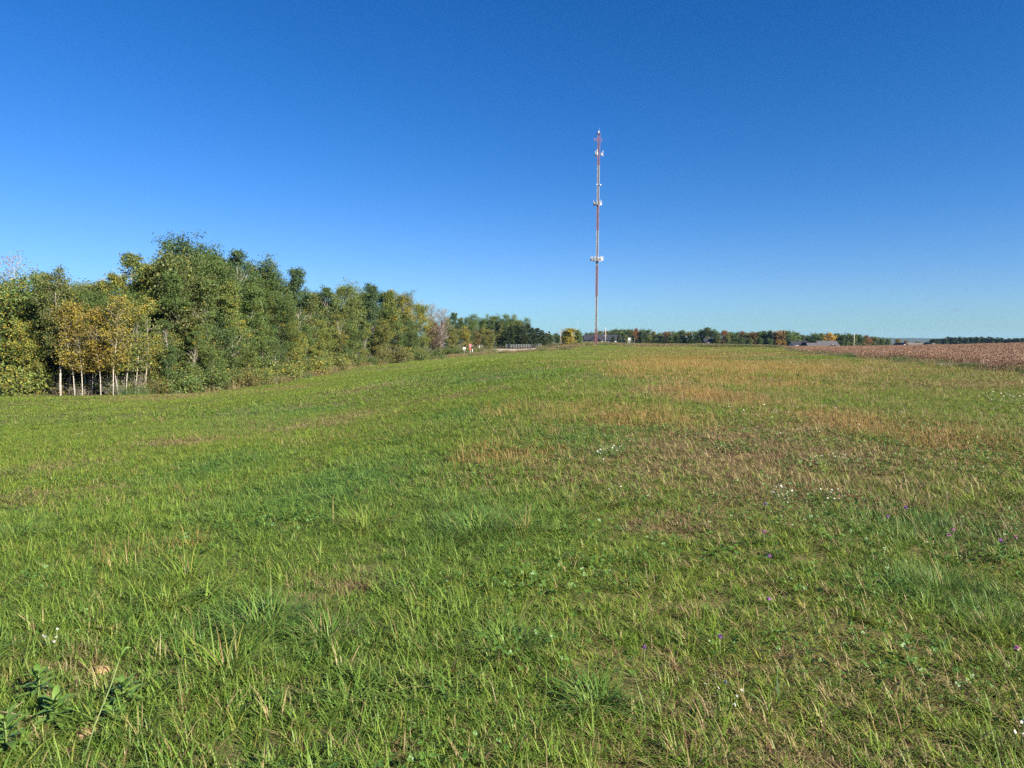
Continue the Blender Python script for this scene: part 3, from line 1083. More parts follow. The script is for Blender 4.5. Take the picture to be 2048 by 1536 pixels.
def gen_pine(seed, height=12.0, width=0.22, leaves=7000, leaf=0.3, whorls=20, r0=0.16, base=0.06, ragged=0.35, taper=0.75):
    rng = np.random.default_rng(seed)
    tb = MB()
    tp = curve_pts((0, 0, -0.3), (0.01, 0.01, 1), height + 0.2, 8, rng, 0.1, 0.02)
    tb.tube(tp, [r0 * (1 - 0.92 * i / 8) for i in range(9)], 6)
    C, D = [], []
    for w in range(whorls):
        s = base + (0.985 - base) * (w + 0.5 * rng.random()) / whorls
        k = min(int(s * 8), 7)
        p = tp[k].lerp(tp[k + 1], s * 8 - k)
        L0 = height * width * ((1 - s) ** taper + 0.05)
        nb = 7
        for b in range(nb):
            L = L0 * (1 - ragged + 2 * ragged * rng.random())
            a = b * 6.283 / nb + w * 0.7 + rng.normal(0, 0.25)
            d = Vector((math.cos(a), math.sin(a), 0.10 + 0.25 * s + rng.normal(0, 0.08)))
            lp = curve_pts(p, d, L, 3, rng, 0.05, 0.08)
            tb.tube(lp, [0.03, 0.02, 0.012, 0.006], 3, False)
            for j in range(int(5 + 12 * L / (height * width))):
                t = 0.25 + 0.75 * rng.random()
                kk = min(int(t * 3), 2)
                C.append(tuple(lp[kk].lerp(lp[kk + 1], t * 3 - kk)))
                D.append(tuple(d))
    tm = tb.mesh('trunk', M['grey_bark'], True)
    C, D = np.array(C), np.array(D)
    nc = len(C)
    crand = rng.random(nc)
    ci = rng.integers(0, nc, leaves)
    P = C[ci] + rng.normal(0, 0.16 + leaf * 0.15, (leaves, 3)) * [1, 1, 0.7]
    ok = P[:, 2] > 0.1
    P, ci = P[ok], ci[ok]
    V, F = quad_leaves(P, leaf * (0.6 + 0.8 * rng.random(len(P))), rng, 0.5, 0.35, D[ci])
    rnd = np.stack([rng.random(len(P)), 0.7 * crand[ci] + 0.3 * rng.random(len(P)), rng.random(len(P))], 1)
    return tm, np_mesh('crown', V, F, [M['needle']], {'rnd': np.repeat(rnd, 4, 0)}), float(np.percentile(P[:, 2], 99.8))


def gen_shrub(seed, height=2.0, leaves=3200, leaf=0.11, stems=14, spread=0.75, bark='grey_bark'):
    rng = np.random.default_rng(seed)
    tb = MB()
    C = []
    for i in range(stems):
        a = rng.random() * 6.28
        p0 = Vector((math.cos(a), math.sin(a), 0)) * rng.random() * 0.35 * height + Vector((0, 0, -0.1))
        t = 0.15 + spread * rng.random()
        lp = curve_pts(p0, (math.cos(a) * t, math.sin(a) * t, 1), height * (0.55 + 0.5 * rng.random()), 5, rng, 0.02, 0.16)
        tb.tube(lp, [0.025 * (1 - 0.16 * j) for j in range(6)], 4, False)
        C += [tuple(p) for p in lp[1:]]
        for j in range(2):
            wp = curve_pts(lp[2 + j], Vector(rng.normal(0, 1, 3)) + Vector((0, 0, 0.5)), height * 0.3, 2, rng, 0.05, 0.2)
            tb.tube(wp, [0.012, 0.008, 0.005], 3, False)
            C += [tuple(p) for p in wp]
    C = np.array(C)
    crand = rng.random(len(C))
    ci = rng.integers(0, len(C), leaves)
    P = C[ci] + rng.normal(0, 0.13 * height * 0.9, (leaves, 3)) * [1, 1, 0.8]
    P[:, 2] = np.abs(P[:, 2]) + 0.02
    V, F = quad_leaves(P, leaf * (0.6 + 0.8 * rng.random(leaves)), rng)
    rnd = np.stack([rng.random(leaves), 0.75 * crand[ci] + 0.25 * rng.random(leaves), rng.random(leaves)], 1)
    return tb.mesh('stems', M[bark], True), np_mesh('foliage', V, F, [M['leaf']], {'rnd': np.repeat(rnd, 4, 0)}), float(np.percentile(P[:, 2], 99.5))


T = {}
T['aspen'] = [gen_tree(100 + i, 13, 0.13, 0.12, 'ovoid', 0.165, 44, 13000, 0.18, 0.34, leafy=0.85, limb_up=(0.6, 1.7), window=0.22, thick=1.4) for i in range(5)]
T['young'] = [gen_tree(200 + i, 9, 0.056, 0.30, 'ovoid', 0.15, 30, 3100, 0.15, 0.33, leafy=0.75, window=0.15) for i in range(4)]
T['thick'] = [gen_tree(250, 13, 0.12, 0.34, 'ovoid', 0.20, 36, 9000, 0.18, 0.38, lean=0.07, leafy=0.8)]
T['round'] = [gen_tree(300 + i, 14, 0.22, 0.18, 'round', 0.28, 54, 23000, 0.19, 0.44, bark='grey_bark') for i in range(4)]
T['bushy'] = [gen_tree(400 + i, 9, 0.12, 0.05, 'ovoid', 0.28, 42, 13000, 0.17, 0.40, bark='grey_bark', trunks=2) for i in range(4)]
T['wispy'] = [gen_tree(500 + i, 12, 0.11, 0.35, 'ovoid', 0.15, 34, 900, 0.14, 0.35, leafy=0.8) for i in range(2)]
T['bare'] = [gen_tree(600 + i, 11, 0.13, 0.22, 'round', 0.26, 90, 500, 0.14, 0.4, bark='twig', limb_up=(0.6, 1.3), thick=2.6) for i in range(2)]
T['farleaf'] = [gen_tree(700 + i, 11, 0.2, 0.03, 'round', 0.36, 46, 5200, 0.48, 0.62, bark='grey_bark') for i in range(5)]
T['pine'] = [gen_pine(800 + i, 12, 0.27, 11000, 0.36, 20, taper=0.62) for i in range(4)]
T['farpine'] = [gen_pine(900 + i, 11, 0.25, 2600, 0.75, 15) for i in range(3)]
T['brush'] = [gen_shrub(1050 + i, 1.6, 700, 0.09, 26, 0.95, 'twig') for i in range(3)]
T['shrub'] = [gen_shrub(1000 + i) for i in range(5)]

GRN, DGR, YGR = (0.076, 0.118, 0.029), (0.058, 0.094, 0.028), (0.112, 0.146, 0.034)
OLV, GLD, ORA = (0.096, 0.116, 0.032), (0.165, 0.140, 0.030), (0.200, 0.120, 0.035)
PIN, RUS, BLG = (0.044, 0.066, 0.026), (0.180, 0.085, 0.032), (0.058, 0.098, 0.038)
NAMEOF = {'aspen': 'aspen_tree', 'thick': 'aspen_tree', 'young': 'aspen_sapling', 'round': 'broadleaf_tree', 'bushy': 'bushy_tree', 'wispy': 'sparse_tree', 'bare': 'bare_tree', 'farleaf': 'broadleaf_tree',
          'pine': 'pine_tree', 'brush': 'brush_clump', 'farpine': 'pine_tree', 'shrub': 'shrub'}
rt = random.Random(5)


OFFS = {}


def crown_offset(cm):
    """Where the middle of a crown's upper part lies beside the trunk's foot."""
    if cm.name not in OFFS:
        co = np.empty(len(cm.vertices) * 3, np.float32)
        cm.vertices.foreach_get('co', co)
        co = co.reshape(-1, 3)
        up = co[co[:, 2] > np.percentile(co[:, 2], 70)]
        OFFS[cm.name] = (float(up[:, 0].mean()), float(up[:, 1].mean()))
    return OFFS[cm.name]


def plant(kind, var, x, y, height, color, autumn, label, group=None, wide=1.0, cat=None):
    tm, cm, top = T[kind][var % len(T[kind])]
    turn = rt.random() * 6.28
    if kind not in ('young', 'thick', 'shrub', 'brush'):      # stand the tree so that its crown, not its foot, is at the place
        ox, oy = crown_offset(cm)
        k_ = height / top * wide
        x -= (ox * math.cos(turn) - oy * math.sin(turn)) * k_
        y -= (ox * math.sin(turn) + oy * math.cos(turn)) * k_
    o = thing(NAMEOF[kind], label, cat or ('shrub' if kind in ('shrub', 'brush') else 'tree'), (x, y, gz(x, y) - 0.05), turn, group)
    s = height / top
    o.scale = (s * wide, s * wide, s)
    a = link('stems' if kind in ('shrub', 'brush') else 'trunk', tm, o)
    b = link('foliage' if kind in ('shrub', 'brush') else 'crown', cm, o)
    j = 1 + rt.uniform(-0.12, 0.12)
    b.color = (color[0] * j, color[1] * j, color[2] * j, autumn)
    return o


def plant_px(kind, var, px, top, Y, color, autumn, label, group=None, wide=1.0):
    """A tree at depth Y whose tip the photo shows at (px, top)."""
    x, _, zt = proj(px, top, Y)
    return plant(kind, var, x, Y, zt - gz(x, Y), color, autumn, label, group, wide)


WG = 'trees along the edge of the left wood'
for a in [
    ('wispy', 0, 30, 500, 66, (0.16, 0.11, 0.07), 0.2, 'thin half-bare tree rising above the leftmost corner of the wood'),
    ('bushy', 0, 25, 542, 59.5, GRN, 0.28, 'large leafy green and yellow tree at the left end of the wood'),
    ('bushy', 2, 48, 640, 57.8, YGR, 0.45, 'low bright yellow-green tree left of the thick pale trunk'),
    ('thick', 0, 112, 535, 57.0, OLV, 0.15, "aspen with a thick pale trunk near the left end of the wood"),
    ('aspen', 1, 84, 548, 66, GRN, 0.12, "green aspen just left of the thick pale trunk, behind it"),
    ('young', 0, 144, 610, 57.0, GLD, 0.35, "first thin pale-stemmed golden sapling right of the thick trunk"),
    ('young', 1, 157, 600, 56.6, (0.16, 0.13, 0.03), 0.35, "straight white-stemmed golden sapling, second right of the thick trunk"),
    ('young', 2, 178, 625, 57.6, GLD, 0.3, "short golden sapling set between two white-stemmed ones"),
    ('young', 3, 196, 612, 56.5, (0.18, 0.13, 0.03), 0.4, "orange-gold sapling in the middle of the golden clump"),
    ('young', 0, 220, 590, 56.3, (0.15, 0.13, 0.03), 0.35, "golden sapling with the whitest stem, right of the clump's middle"),
    ('young', 1, 232, 618, 57.4, OLV, 0.5, "olive-gold sapling close beside the whitest stem, on its right"),
    ('young', 2, 248, 600, 58.0, YGR, 0.5, "yellow-green sapling at the right edge of the golden clump"),
    ('young', 3, 285, 590, 60.0, YGR, 0.4, "yellow-green sapling right of the golden clump, below the tall poplar"),
    ('bushy', 1, 178, 566, 74, OLV, 0.1, 'olive tree filling the skyline dip behind the golden saplings'),
    ('young', 1, 131, 622, 58.6, OLV, 0.3, 'slender olive sapling close behind the first thin golden one'),
    ('young', 3, 165, 628, 58.8, OLV, 0.35, 'very thin sapling set back between the two white stems'),
    ('young', 0, 186, 640, 59.2, YGR, 0.3, "short yellow-green sapling set back in the middle of the golden clump"),
    ('young', 2, 207, 620, 58.4, OLV, 0.4, 'slim leaning sapling set back left of the whitest stem'),
    ('young', 1, 241, 630, 59.0, GRN, 0.3, "thin greenish sapling set back right of the whitest stem"),
    ('young', 3, 266, 615, 58.6, OLV, 0.25, 'thin-stemmed sapling at the right end of the golden clump'),
    ('aspen', 2, 205, 560, 72, OLV, 0.35, 'olive aspen behind the golden saplings'),
    ('aspen', 3, 232, 548, 68, YGR, 0.38, 'yellow-flecked aspen behind the golden saplings'),
    ('aspen', 4, 264, 508, 72, YGR, 0.12, 'tall pale green poplar just left of the round dark tree'),
    ('aspen', 0, 295, 528, 70, YGR, 0.25, 'yellowish poplar against the left flank of the round dark tree'),
    ('round', 0, 374, 472, 80, DGR, 0.0, 'tallest round dark green tree of the left wood'),
    ('aspen', 1, 345, 545, 66, GRN, 0.12, 'green aspen with a pale leaning trunk below the round dark tree'),
    ('aspen', 2, 432, 512, 84, GRN, 0.05, 'dark green tree crown just right of the tallest round tree'),
    ('aspen', 3, 415, 560, 68, GRN, 0.15, 'green aspen with long white upper trunk right of the round tree'),
    ('aspen', 4, 472, 503, 88, BLG, 0.03, 'pointed dark aspen on the skyline, right of the round tree'),
    ('round', 1, 528, 520, 96, GRN, 0.04, 'broad green crown on the skyline in the middle of the left wood'),
    ('aspen', 0, 458, 565, 74, YGR, 0.18, 'light green aspen with bent white trunk in the middle of the wood'),
    ('aspen', 2, 505, 570, 80, GRN, 0.12, 'green aspen leaning in front of the broad skyline crown'),
    ('aspen', 1, 592, 538, 98, BLG, 0.05, 'dark aspen with a notched top, on the skyline dip'),
    ('round', 2, 560, 590, 90, GRN, 0.15, 'green rounded tree below the notched dark aspen'),
    ('aspen', 3, 622, 585, 100, OLV, 0.2, 'olive tree just right of the notched dark aspen'),
    ('aspen', 4, 655, 575, 116, DGR, 0.03, 'dark green tree in the skyline dip of the wood'),
    ('round', 3, 692, 566, 118, YGR, 0.10, 'light green spreading tree on the skyline right of the dip'),
    ('aspen', 0, 742, 568, 126, BLG, 0.02, 'narrow blue-green spire right of the light green spreading tree'),
    ('aspen', 2, 778, 582, 132, YGR, 0.25, 'yellowish tree right of the narrow blue-green spire'),
    ('round', 1, 806, 585, 140, OLV, 0.38, 'tree with a golden top near the right end of the wood'),
    ('round', 0, 838, 605, 146, YGR, 0.35, 'yellow-leaved tree beside the bare grey trees'),
    ('bare', 0, 862, 606, 150, (0.2, 0.13, 0.08), 0.3, 'leafless grey tree at the right end of the wood'),
    ('bare', 1, 884, 614, 153, (0.2, 0.13, 0.08), 0.3, 'twiggy grey-brown tree, right one of the leafless pair'),
    ('bushy', 3, 868, 645, 147, (0.10, 0.07, 0.045), 0.1, 'dark tangled thicket tree beneath the leafless pair'),
    ('aspen', 3, 908, 625, 168, BLG, 0.05, 'dark thin tree just right of the leafless pair'),
    ('round', 2, 752, 583, 134, DGR, 0.05, 'dark crown on the skyline just behind the blue-green spire'),
    ('round', 0, 722, 580, 130, GRN, 0.1, 'green crown filling the skyline left of the blue-green spire'),
    ('round', 3, 640, 580, 120, DGR, 0.05, 'dark rounded crown on the skyline right of the notched aspen'),
    ('round', 1, 780, 596, 150, GRN, 0.15, 'green crown on the skyline left of the golden-topped tree'),
    ('round', 2, 866, 640, 172, DGR, 0.05, 'dark crown behind the leafless pair'),
    ('round', 3, 890, 642, 176, OLV, 0.15, 'olive crown behind the leafless pair, right side'),
    ('round', 0, 918, 640, 182, DGR, 0.05, 'dark rounded crown between the leafless pair and the pines'),
    ('round', 1, 945, 640, 215, GRN, 0.1, 'green rounded crown right behind the brown tree over the red sign'),
    ('bushy', 1, 930, 652, 172, OLV, 0.55, 'brownish gold bushy tree behind the white sign'),
    ('bushy', 2, 905, 655, 160, OLV, 0.35, 'olive bushy tree left of the white sign'),
    ('bushy', 0, 975, 655, 190, OLV, 0.35, 'green-gold bushy tree in front of the fence pines'),
    ('bushy', 3, 955, 660, 205, (0.12, 0.09, 0.04), 0.3, 'brown bushy tree above the red sign'),
    ('round', 1, 897, 634, 196, GRN, 0.12, 'green crown behind the white sign, left one of two'),
    ('aspen', 2, 921, 636, 214, OLV, 0.12, 'slim olive tree behind the white sign, right of the leafless pair'),
    ('round', 2, 938, 634, 236, GRN, 0.08, 'round green tree at the left end of the clump left of the tower'),
    ('bushy', 0, 958, 629, 238, GRN, 0.08, 'upright green tree in the clump, above the gap in the fence'),
    ('bushy', 3, 974, 630, 240, OLV, 0.10, 'upright olive tree in the clump, just right of the fence gap'),
    ('round', 3, 992, 630, 240, GRN, 0.06, 'tall green tree in the middle of the clump left of the tower'),
    ('bushy', 1, 1012, 629, 236, GRN, 0.06, 'upright green tree right of the middle of the clump'),
    ('bushy', 2, 1030, 630, 236, YGR, 0.06, 'light green upright tree above the dark pines of the clump'),
    ('bushy', 4, 1044, 636, 238, GRN, 0.06, 'last upright green tree of the clump before the dark pines'),
    ('round', 0, 966, 640, 254, GRN, 0.06, 'rounded crown at the back of the clump, above the fence gap'),
    ('round', 2, 1022, 640, 254, DGR, 0.06, 'darker rounded crown at the back of the clump, right of its middle'),
    ('aspen', 4, 1002, 645, 230, OLV, 0.12, 'slender olive tree among the pines left of the tower'),
    ('aspen', 1, 985, 640, 232, GRN, 0.1, 'green tree at the left end of the pines by the fence'),
]:
    plant_px(*a, group=WG)

# second and third rows of front trees filling the face of the wood down to the grass
fill = []
for i, (px, top, Y) in enumerate([(5, 600, 62), (50, 590, 63), (130, 600, 66), (170, 610, 64), (330, 640, 62.5), (372, 610, 68), (395, 650, 66), (440, 630, 72), (480, 640, 76), (520, 640, 82),
                                  (545, 650, 84), (585, 640, 92), (615, 650, 97), (645, 640, 104), (675, 630, 108), (705, 640, 112), (735, 645, 118), (765, 640, 124), (795, 640, 132),
                                  (825, 650, 139), (318, 665, 62.5), (500, 690, 74.5), (560, 690, 86), (630, 690, 96), (425, 690, 66.5), (690, 690, 104), (760, 690, 119), (830, 690, 136)]):
    kind = 'bushy' if i % 2 or i > 19 else 'aspen'
    c, au, cn = [(GRN, 0.15, 'green'), (YGR, 0.25, 'yellow-green'), (OLV, 0.3, 'olive'), (GRN, 0.2, 'green'), (DGR, 0.1, 'dark green'), (YGR, 0.35, 'yellow-green')][(i * 7 + 3 * (i // 5)) % 6]
    fill.append((px, kind, i, top, Y, c, au, cn))
ORD = ['first', 'second', 'third', 'fourth', 'fifth', 'sixth', 'seventh', 'eighth', 'ninth', 'tenth', '11th', '12th', '13th', '14th', '15th', '16th', '17th', '18th', '19th', '20th',
       '21st', '22nd', '23rd', '24th', '25th', '26th', '27th', '28th', '29th', '30th', '31st', '32nd', '33rd', '34th', '35th', '36th', '37th', '38th', '39th', '40th']
fill.sort()
cnt = {}
for (px, kind, i, top, Y, c, au, cn) in fill:
    key = (kind, cn)
    n = cnt[key] = cnt.get(key, 0) + 1
    what = 'aspen with pale trunk' if kind == 'aspen' else 'bushy tree'
    plant_px(kind, i, px, top, Y, c, au, '%s lower %s %s from the left, in the face of the left wood' % (ORD[n - 1], cn, {'aspen': 'aspen', 'bushy': 'bushy tree'}[kind]), WG)

# trees inside the wood that close the gaps behind the front rows, kept under its skyline
SKYL = np.array([(-60, 545), (0, 545), (60, 560), (160, 560), (200, 575), (300, 545), (340, 500), (420, 495), (520, 535), (620, 575), (700, 585), (800, 600), (850, 620), (920, 640)])
ANCH = [(30, 'the thin half-bare tree'), (75, 'the low yellow-green tree'), (112, 'the thick pale trunk'), (157, 'the straight white-stemmed sapling'), (220, 'the whitest stem'),
        (264, 'the tall pale green poplar'), (295, 'the yellowish poplar'), (374, 'the tallest round tree'), (432, 'the second tallest crown'), (472, 'the pointed dark aspen'),
        (528, 'the broad green skyline crown'), (592, 'the notched dark aspen'), (655, 'the dark tree in the skyline dip'), (692, 'the light green spreading tree'), (742, 'the blue-green spire'),
        (806, 'the golden-topped tree'), (862, 'the leafless pair')]
inner = []
for i in range(84):
    k = 1 + (i + rt.random()) / 84 * (len(EDGE) - 4)
    j = int(k)
    x0, y0 = EDGE[j]
    x1, y1 = EDGE[j + 1]
    f = k - j
    nx, ny = -(y1 - y0), x1 - x0
    ln = math.hypot(nx, ny)
    off = rt.uniform(8, 24)
    x, y = x0 + (x1 - x0) * f + nx / ln * off, y0 + (y1 - y0) * f + ny / ln * off
    px = 1024 + x / y * FPX
    if px > 905:
        continue
    top = np.interp(px, SKYL[:, 0], SKYL[:, 1]) + rt.uniform(8, 48)
    h = proj(px, top, y)[2] - gz(x, y)
    inner.append((y, i, x, px, max(h, 4.0)))
cnt = {}
for (y, i, x, px, h) in sorted(inner):
    an = min(ANCH, key=lambda q: abs(q[0] - px))[1]
    n = cnt[an] = cnt.get(an, 0) + 1
    plant('round' if i % 3 else 'bushy', i, x, y, h, GRN if i % 3 else OLV, 0.10, '%s tree inside the wood behind %s, from the front' % (['first', 'second', 'third', 'fourth', 'fifth', 'sixth', 'seventh', 'eighth', 'ninth', 'tenth', '11th', '12th', '13th', '14th', '15th'][n - 1], an), 'trees inside the left wood')

# undergrowth along the edge
nsh = 0
sh = []
for i in range(2, 7):
    (x0, y0), (x1, y1) = EDGE[i], EDGE[i + 1]
    L = math.hypot(x1 - x0, y1 - y0)
    nx, ny = -(y1 - y0) / L, (x1 - x0) / L
    m = max(2, int(L / (1.5 if i < 5 else 2.3 if i < 8 else 5)))
    for q in range(m):
        t = (q + rt.random()) / m
        off = rt.uniform(0.7, 4.0)
        x, y = x0 + (x1 - x0) * t + nx * off, y0 + (y1 - y0) * t + ny * off
        sh.append((x / y, x, y))
sh.sort()
cnt = {}
for i, (q, x, y) in enumerate(sh):
    px = 1024 + q * FPX
    if 85 < px < 262:
        if rt.random() < 0.6:
            continue
        h = rt.uniform(0.5, 0.9)
    else:
        h = rt.uniform(1.3, 3.0)
    c, au, cn = [(YGR, 0.25, 'yellow-green'), ((0.085, 0.115, 0.028), 0.12, 'mid green'), (GRN, 0.1, 'green'), (YGR, 0.4, 'golden'), (GRN, 0.15, 'green'), ((0.110, 0.110, 0.032), 0.2, 'dull olive')][(i * 5 + i // 7) % 6]
    if px < 110 and i % 2:
        c, au, cn = YGR, 0.35, 'bright yellow'
    n = cnt[cn] = cnt.get(cn, 0) + 1
    num = ORD[n - 1] if n <= 40 else 'another'
    plant('shrub', i, x, y, h, c, au, '%s %s shrub from the left along the foot of the wood' % (num, cn), 'shrubs at the foot of the wood', 1.15)

# low brush in front of the gravel lot and the signs
for i, (px, Y, h, k_) in enumerate([(905, 152, 2.2, 0), (916, 160, 1.6, 1), (930, 164, 1.1, 2), (944, 168, 1.5, 0), (955, 176, 1.0, 1), (968, 172, 0.8, 2), (982, 178, 0.6, 1), (1060, 196, 0.7, 2), (1078, 200, 0.8, 0),
                                    (1096, 206, 0.8, 1), (1112, 204, 0.7, 2), (1126, 208, 0.8, 0)]):
    plant('shrub' if k_ < 2 else 'brush', i, proj(px, 700, Y)[0], Y, h, [GRN, OLV, (0.10, 0.08, 0.04)][k_], 0.15, '%s low bush from the left between the field edge and the gravel lot' % ORD[i],
          'low bushes by the gravel lot', 1.6)
# twiggy brush between the pale stems
for i in range(20):
    px = 70 + i * 10 + rt.uniform(-4, 4)
    Y = 58 + rt.uniform(0.0, 4.5)
    x = proj(px, 780, Y)[0]
    plant('brush', i, x, Y, rt.uniform(0.9, 2.0), [OLV, GRN, YGR][i % 3], 0.25, '%s clump of twiggy brush from the left among the pale stems' % ORD[i], 'brush among the pale stems', 1.1)

# pines and a yellow tree left of the tower
PG = 'pines left of the tower'
PNL = (0.062, 0.086, 0.030)
for i, (px, top, Y, c) in enumerate([(968, 646, 250, PNL), (1000, 642, 252, PNL), (1020, 652, 229, PIN), (1034, 650, 231, PIN), (1046, 652, 230, PIN), (1056, 648, 236, PIN), (1064, 655, 231, PIN),
                                     (1074, 656, 238, PIN), (1084, 660, 236, PIN), (1092, 666, 240, PIN)]):
    plant_px('pine', i, px, top, Y, c, 0.15, '%s dark pine from the left in the clump between the wood and the tower' % ORD[i], PG, 1.35)
plant_px('farleaf', 1, 1139, 656, 222, (0.24, 0.20, 0.035), 0.3, 'yellow-leaved tree just left of the tower base', None, 1.45)
plant_px('farleaf', 3, 1155, 659, 226, GRN, 0.1, 'green tree tucked behind the yellow one left of the tower', None, 1.1)
plant_px('farleaf', 2, 1103, 668, 300, GRN, 0.15, 'pale green tree between the two wooden poles left of the tower')
plant_px('farleaf', 0, 1117, 670, 310, DGR, 0.0, 'dark green tree right behind the second wooden pole')

# the far tree line
FG = 'far tree line behind the field'
band = []
for (px, top, Y, c, cn, kind, w) in [
    (1070, 666, 420, PIN, 'dark', 'farpine', 1), (1086, 665, 440, PIN, 'dark', 'farpine', 1), (1098, 663, 450, PIN, 'dark', 'farpine', 1), (1112, 666, 460, BLG, 'green', 'farleaf', 1),
    (1128, 666, 460, BLG, 'green', 'farleaf', 1), (1160, 668, 520, BLG, 'green', 'farleaf', 1.2), (1172, 665, 530, PIN, 'dark', 'farpine', 1), (1180, 664, 540, BLG, 'green', 'farleaf', 1),
    (1188, 665, 530, GRN, 'green', 'farleaf', 1), (1200, 662, 540, OLV, 'olive', 'farleaf', 1), (1212, 661, 530, ORA, 'orange', 'farleaf', .8), (1222, 661, 520, BLG, 'green', 'farleaf', 1),
    (1230, 658, 500, DGR, 'dark green', 'farleaf', 1), (1240, 659, 500, YGR, 'yellow-green', 'farleaf', 1), (1252, 659, 490, GRN, 'green', 'farleaf', 1), (1262, 658, 490, OLV, 'olive', 'farleaf', 1),
    (1272, 657, 480, RUS, 'rust red', 'farleaf', .8), (1283, 658, 480, DGR, 'dark green', 'farleaf', 1.1), (1296, 659, 470, DGR, 'dark green', 'farleaf', 1), (1308, 663, 470, GLD, 'golden', 'farleaf', .9),
    (1318, 665, 460, GRN, 'green', 'farleaf', 1), (1330, 664, 460, RUS, 'rust red', 'farleaf', .8), (1338, 663, 455, ORA, 'orange', 'farleaf', .8), (1350, 662, 450, GRN, 'green', 'farleaf', 1),
    (1364, 661, 450, DGR, 'dark green', 'farleaf', 1), (1378, 663, 445, GLD, 'golden', 'farleaf', .8), (1392, 662, 440, GRN, 'green', 'farleaf', 1), (1404, 660, 430, DGR, 'dark green', 'farleaf', 1.1),
    (1417, 655, 425, DGR, 'dark green', 'farleaf', 1.1), (1433, 660, 425, DGR, 'dark green', 'farleaf', 1), (1449, 661, 330, RUS, 'rust red', 'farleaf', .9), (1455, 668, 320, OLV, 'olive', 'farleaf', .8),
    (1462, 664, 430, GRN, 'green', 'farleaf', 1), (1474, 664, 420, DGR, 'dark green', 'farleaf', 1), (1486, 663, 420, RUS, 'rust red', 'farleaf', .9), (1497, 665, 415, OLV, 'olive', 'farleaf', 1),
    (1508, 664, 410, RUS, 'rust red', 'farleaf', .9), (1518, 664, 410, GRN, 'green', 'farleaf', 1), (1530, 662, 410, DGR, 'dark green', 'farleaf', 1), (1541, 661, 405, DGR, 'dark green', 'farpine', 1),
    (1553, 663, 405, RUS, 'rust red', 'farleaf', .9), (1563, 661, 400, ORA, 'orange', 'farleaf', .8), (1576, 661, 400, GRN, 'green', 'farleaf', 1.1), (1590, 664, 405, GRN, 'green', 'farleaf', 1),
    (1603, 670, 440, OLV, 'olive', 'farleaf', 1), (1618, 670, 430, DGR, 'dark green', 'farleaf', 1), (1630, 666, 420, DGR, 'dark green', 'farleaf', 1), (1644, 667, 420, GRN, 'green', 'farleaf', 1),
    (1660, 666, 400, (0.36, 0.22, 0.03), 'golden', 'farleaf', 1), (1676, 667, 420, DGR, 'dark green', 'farleaf', 1), (1688, 667, 410, DGR, 'dark green', 'farleaf', 1.1), (1702, 668, 410, GRN, 'green', 'farleaf', 1),
    (1716, 669, 420, DGR, 'dark green', 'farleaf', 1.1), (1732, 671, 430, RUS, 'rust red', 'farleaf', 1), (1748, 673, 440, OLV, 'olive', 'farleaf', 1), (1762, 675, 450, DGR, 'dark green', 'farleaf', 1),
    (1776, 677, 470, GRN, 'green', 'farleaf', 1), (1796, 678, 480, GLD, 'golden', 'farleaf', .8), (1812, 681, 490, ORA, 'orange', 'farleaf', .8), (1835, 683, 560, DGR, 'dark green', 'farleaf', 1),
    (1852, 683, 580, DGR, 'dark green', 'farleaf', 1),
    # nearer dark trees in front of the band
    (1226, 672, 330, PIN, 'dark', 'farpine', 1.4), (1238, 670, 330, PIN, 'dark', 'farpine', 1.4), (1252, 670, 335, OLV, 'olive', 'farleaf', 1), (1266, 670, 330, PIN, 'dark', 'farpine', 1.4),
    (1280, 670, 330, PIN, 'dark', 'farpine', 1.4), (1296, 671, 325, OLV, 'olive', 'farleaf', 1.2), (1310, 670, 325, PIN, 'dark', 'farpine', 1.4), (1324, 670, 320, PIN, 'dark', 'farpine', 1.4),
    (1340, 671, 320, DGR, 'dark green', 'farleaf', 1.2), (1352, 670, 320, PIN, 'dark', 'farpine', 1.4), (1368, 670, 320, PIN, 'dark', 'farpine', 1.4), (1382, 670, 318, PIN, 'dark', 'farpine', 1.4),
    (1396, 671, 318, PIN, 'dark', 'farpine', 1.4), (1436, 674, 325, OLV, 'olive', 'farleaf', 1), (1470, 674, 330, DGR, 'dark green', 'farleaf', 1.1), (1484, 675, 330, DGR, 'dark green', 'farleaf', 1.1),
    (1500, 676, 330, OLV, 'olive', 'farleaf', 1), (1520, 675, 330, BLG, 'green', 'farleaf', 1.1), (1540, 676, 330, DGR, 'dark green', 'farleaf', 1.1), (1556, 678, 325, ORA, 'orange', 'farleaf', .9),
    (1568, 679, 320, ORA, 'orange', 'farleaf', .8), (1584, 676, 345, GRN, 'green', 'farleaf', 1.1)]:
    band.append((px, top, Y, c, cn, kind, w))
band.sort()
cnt = {}
for i, (px, top, Y, c, cn, kind, w) in enumerate(band):
    key = (cn, kind)
    n = cnt[key] = cnt.get(key, 0) + 1
    what = 'pine' if kind == 'farpine' else 'broad-crowned tree'
    plant_px(kind, i, px, top, Y, c, 0.1 if kind == 'farpine' else 0.14, '%s %s %s from the left in the far tree line behind the field' % (ORD[n - 1], cn, what), FG, w)
for i in range(34):
    px = 1862 + i * 5.6 + rt.uniform(-2, 2)
    top = (678 if i < 5 else 673.5 + 3.5 * rt.random()) + (2.5 if i > 25 else 0)
    plant_px('farpine', i, px, top, 640 + rt.uniform(-30, 60), PIN, 0.05, '%s dark conifer from the left on the far rise beyond the crop' % ORD[i], 'conifers beyond the crop', 1.3)

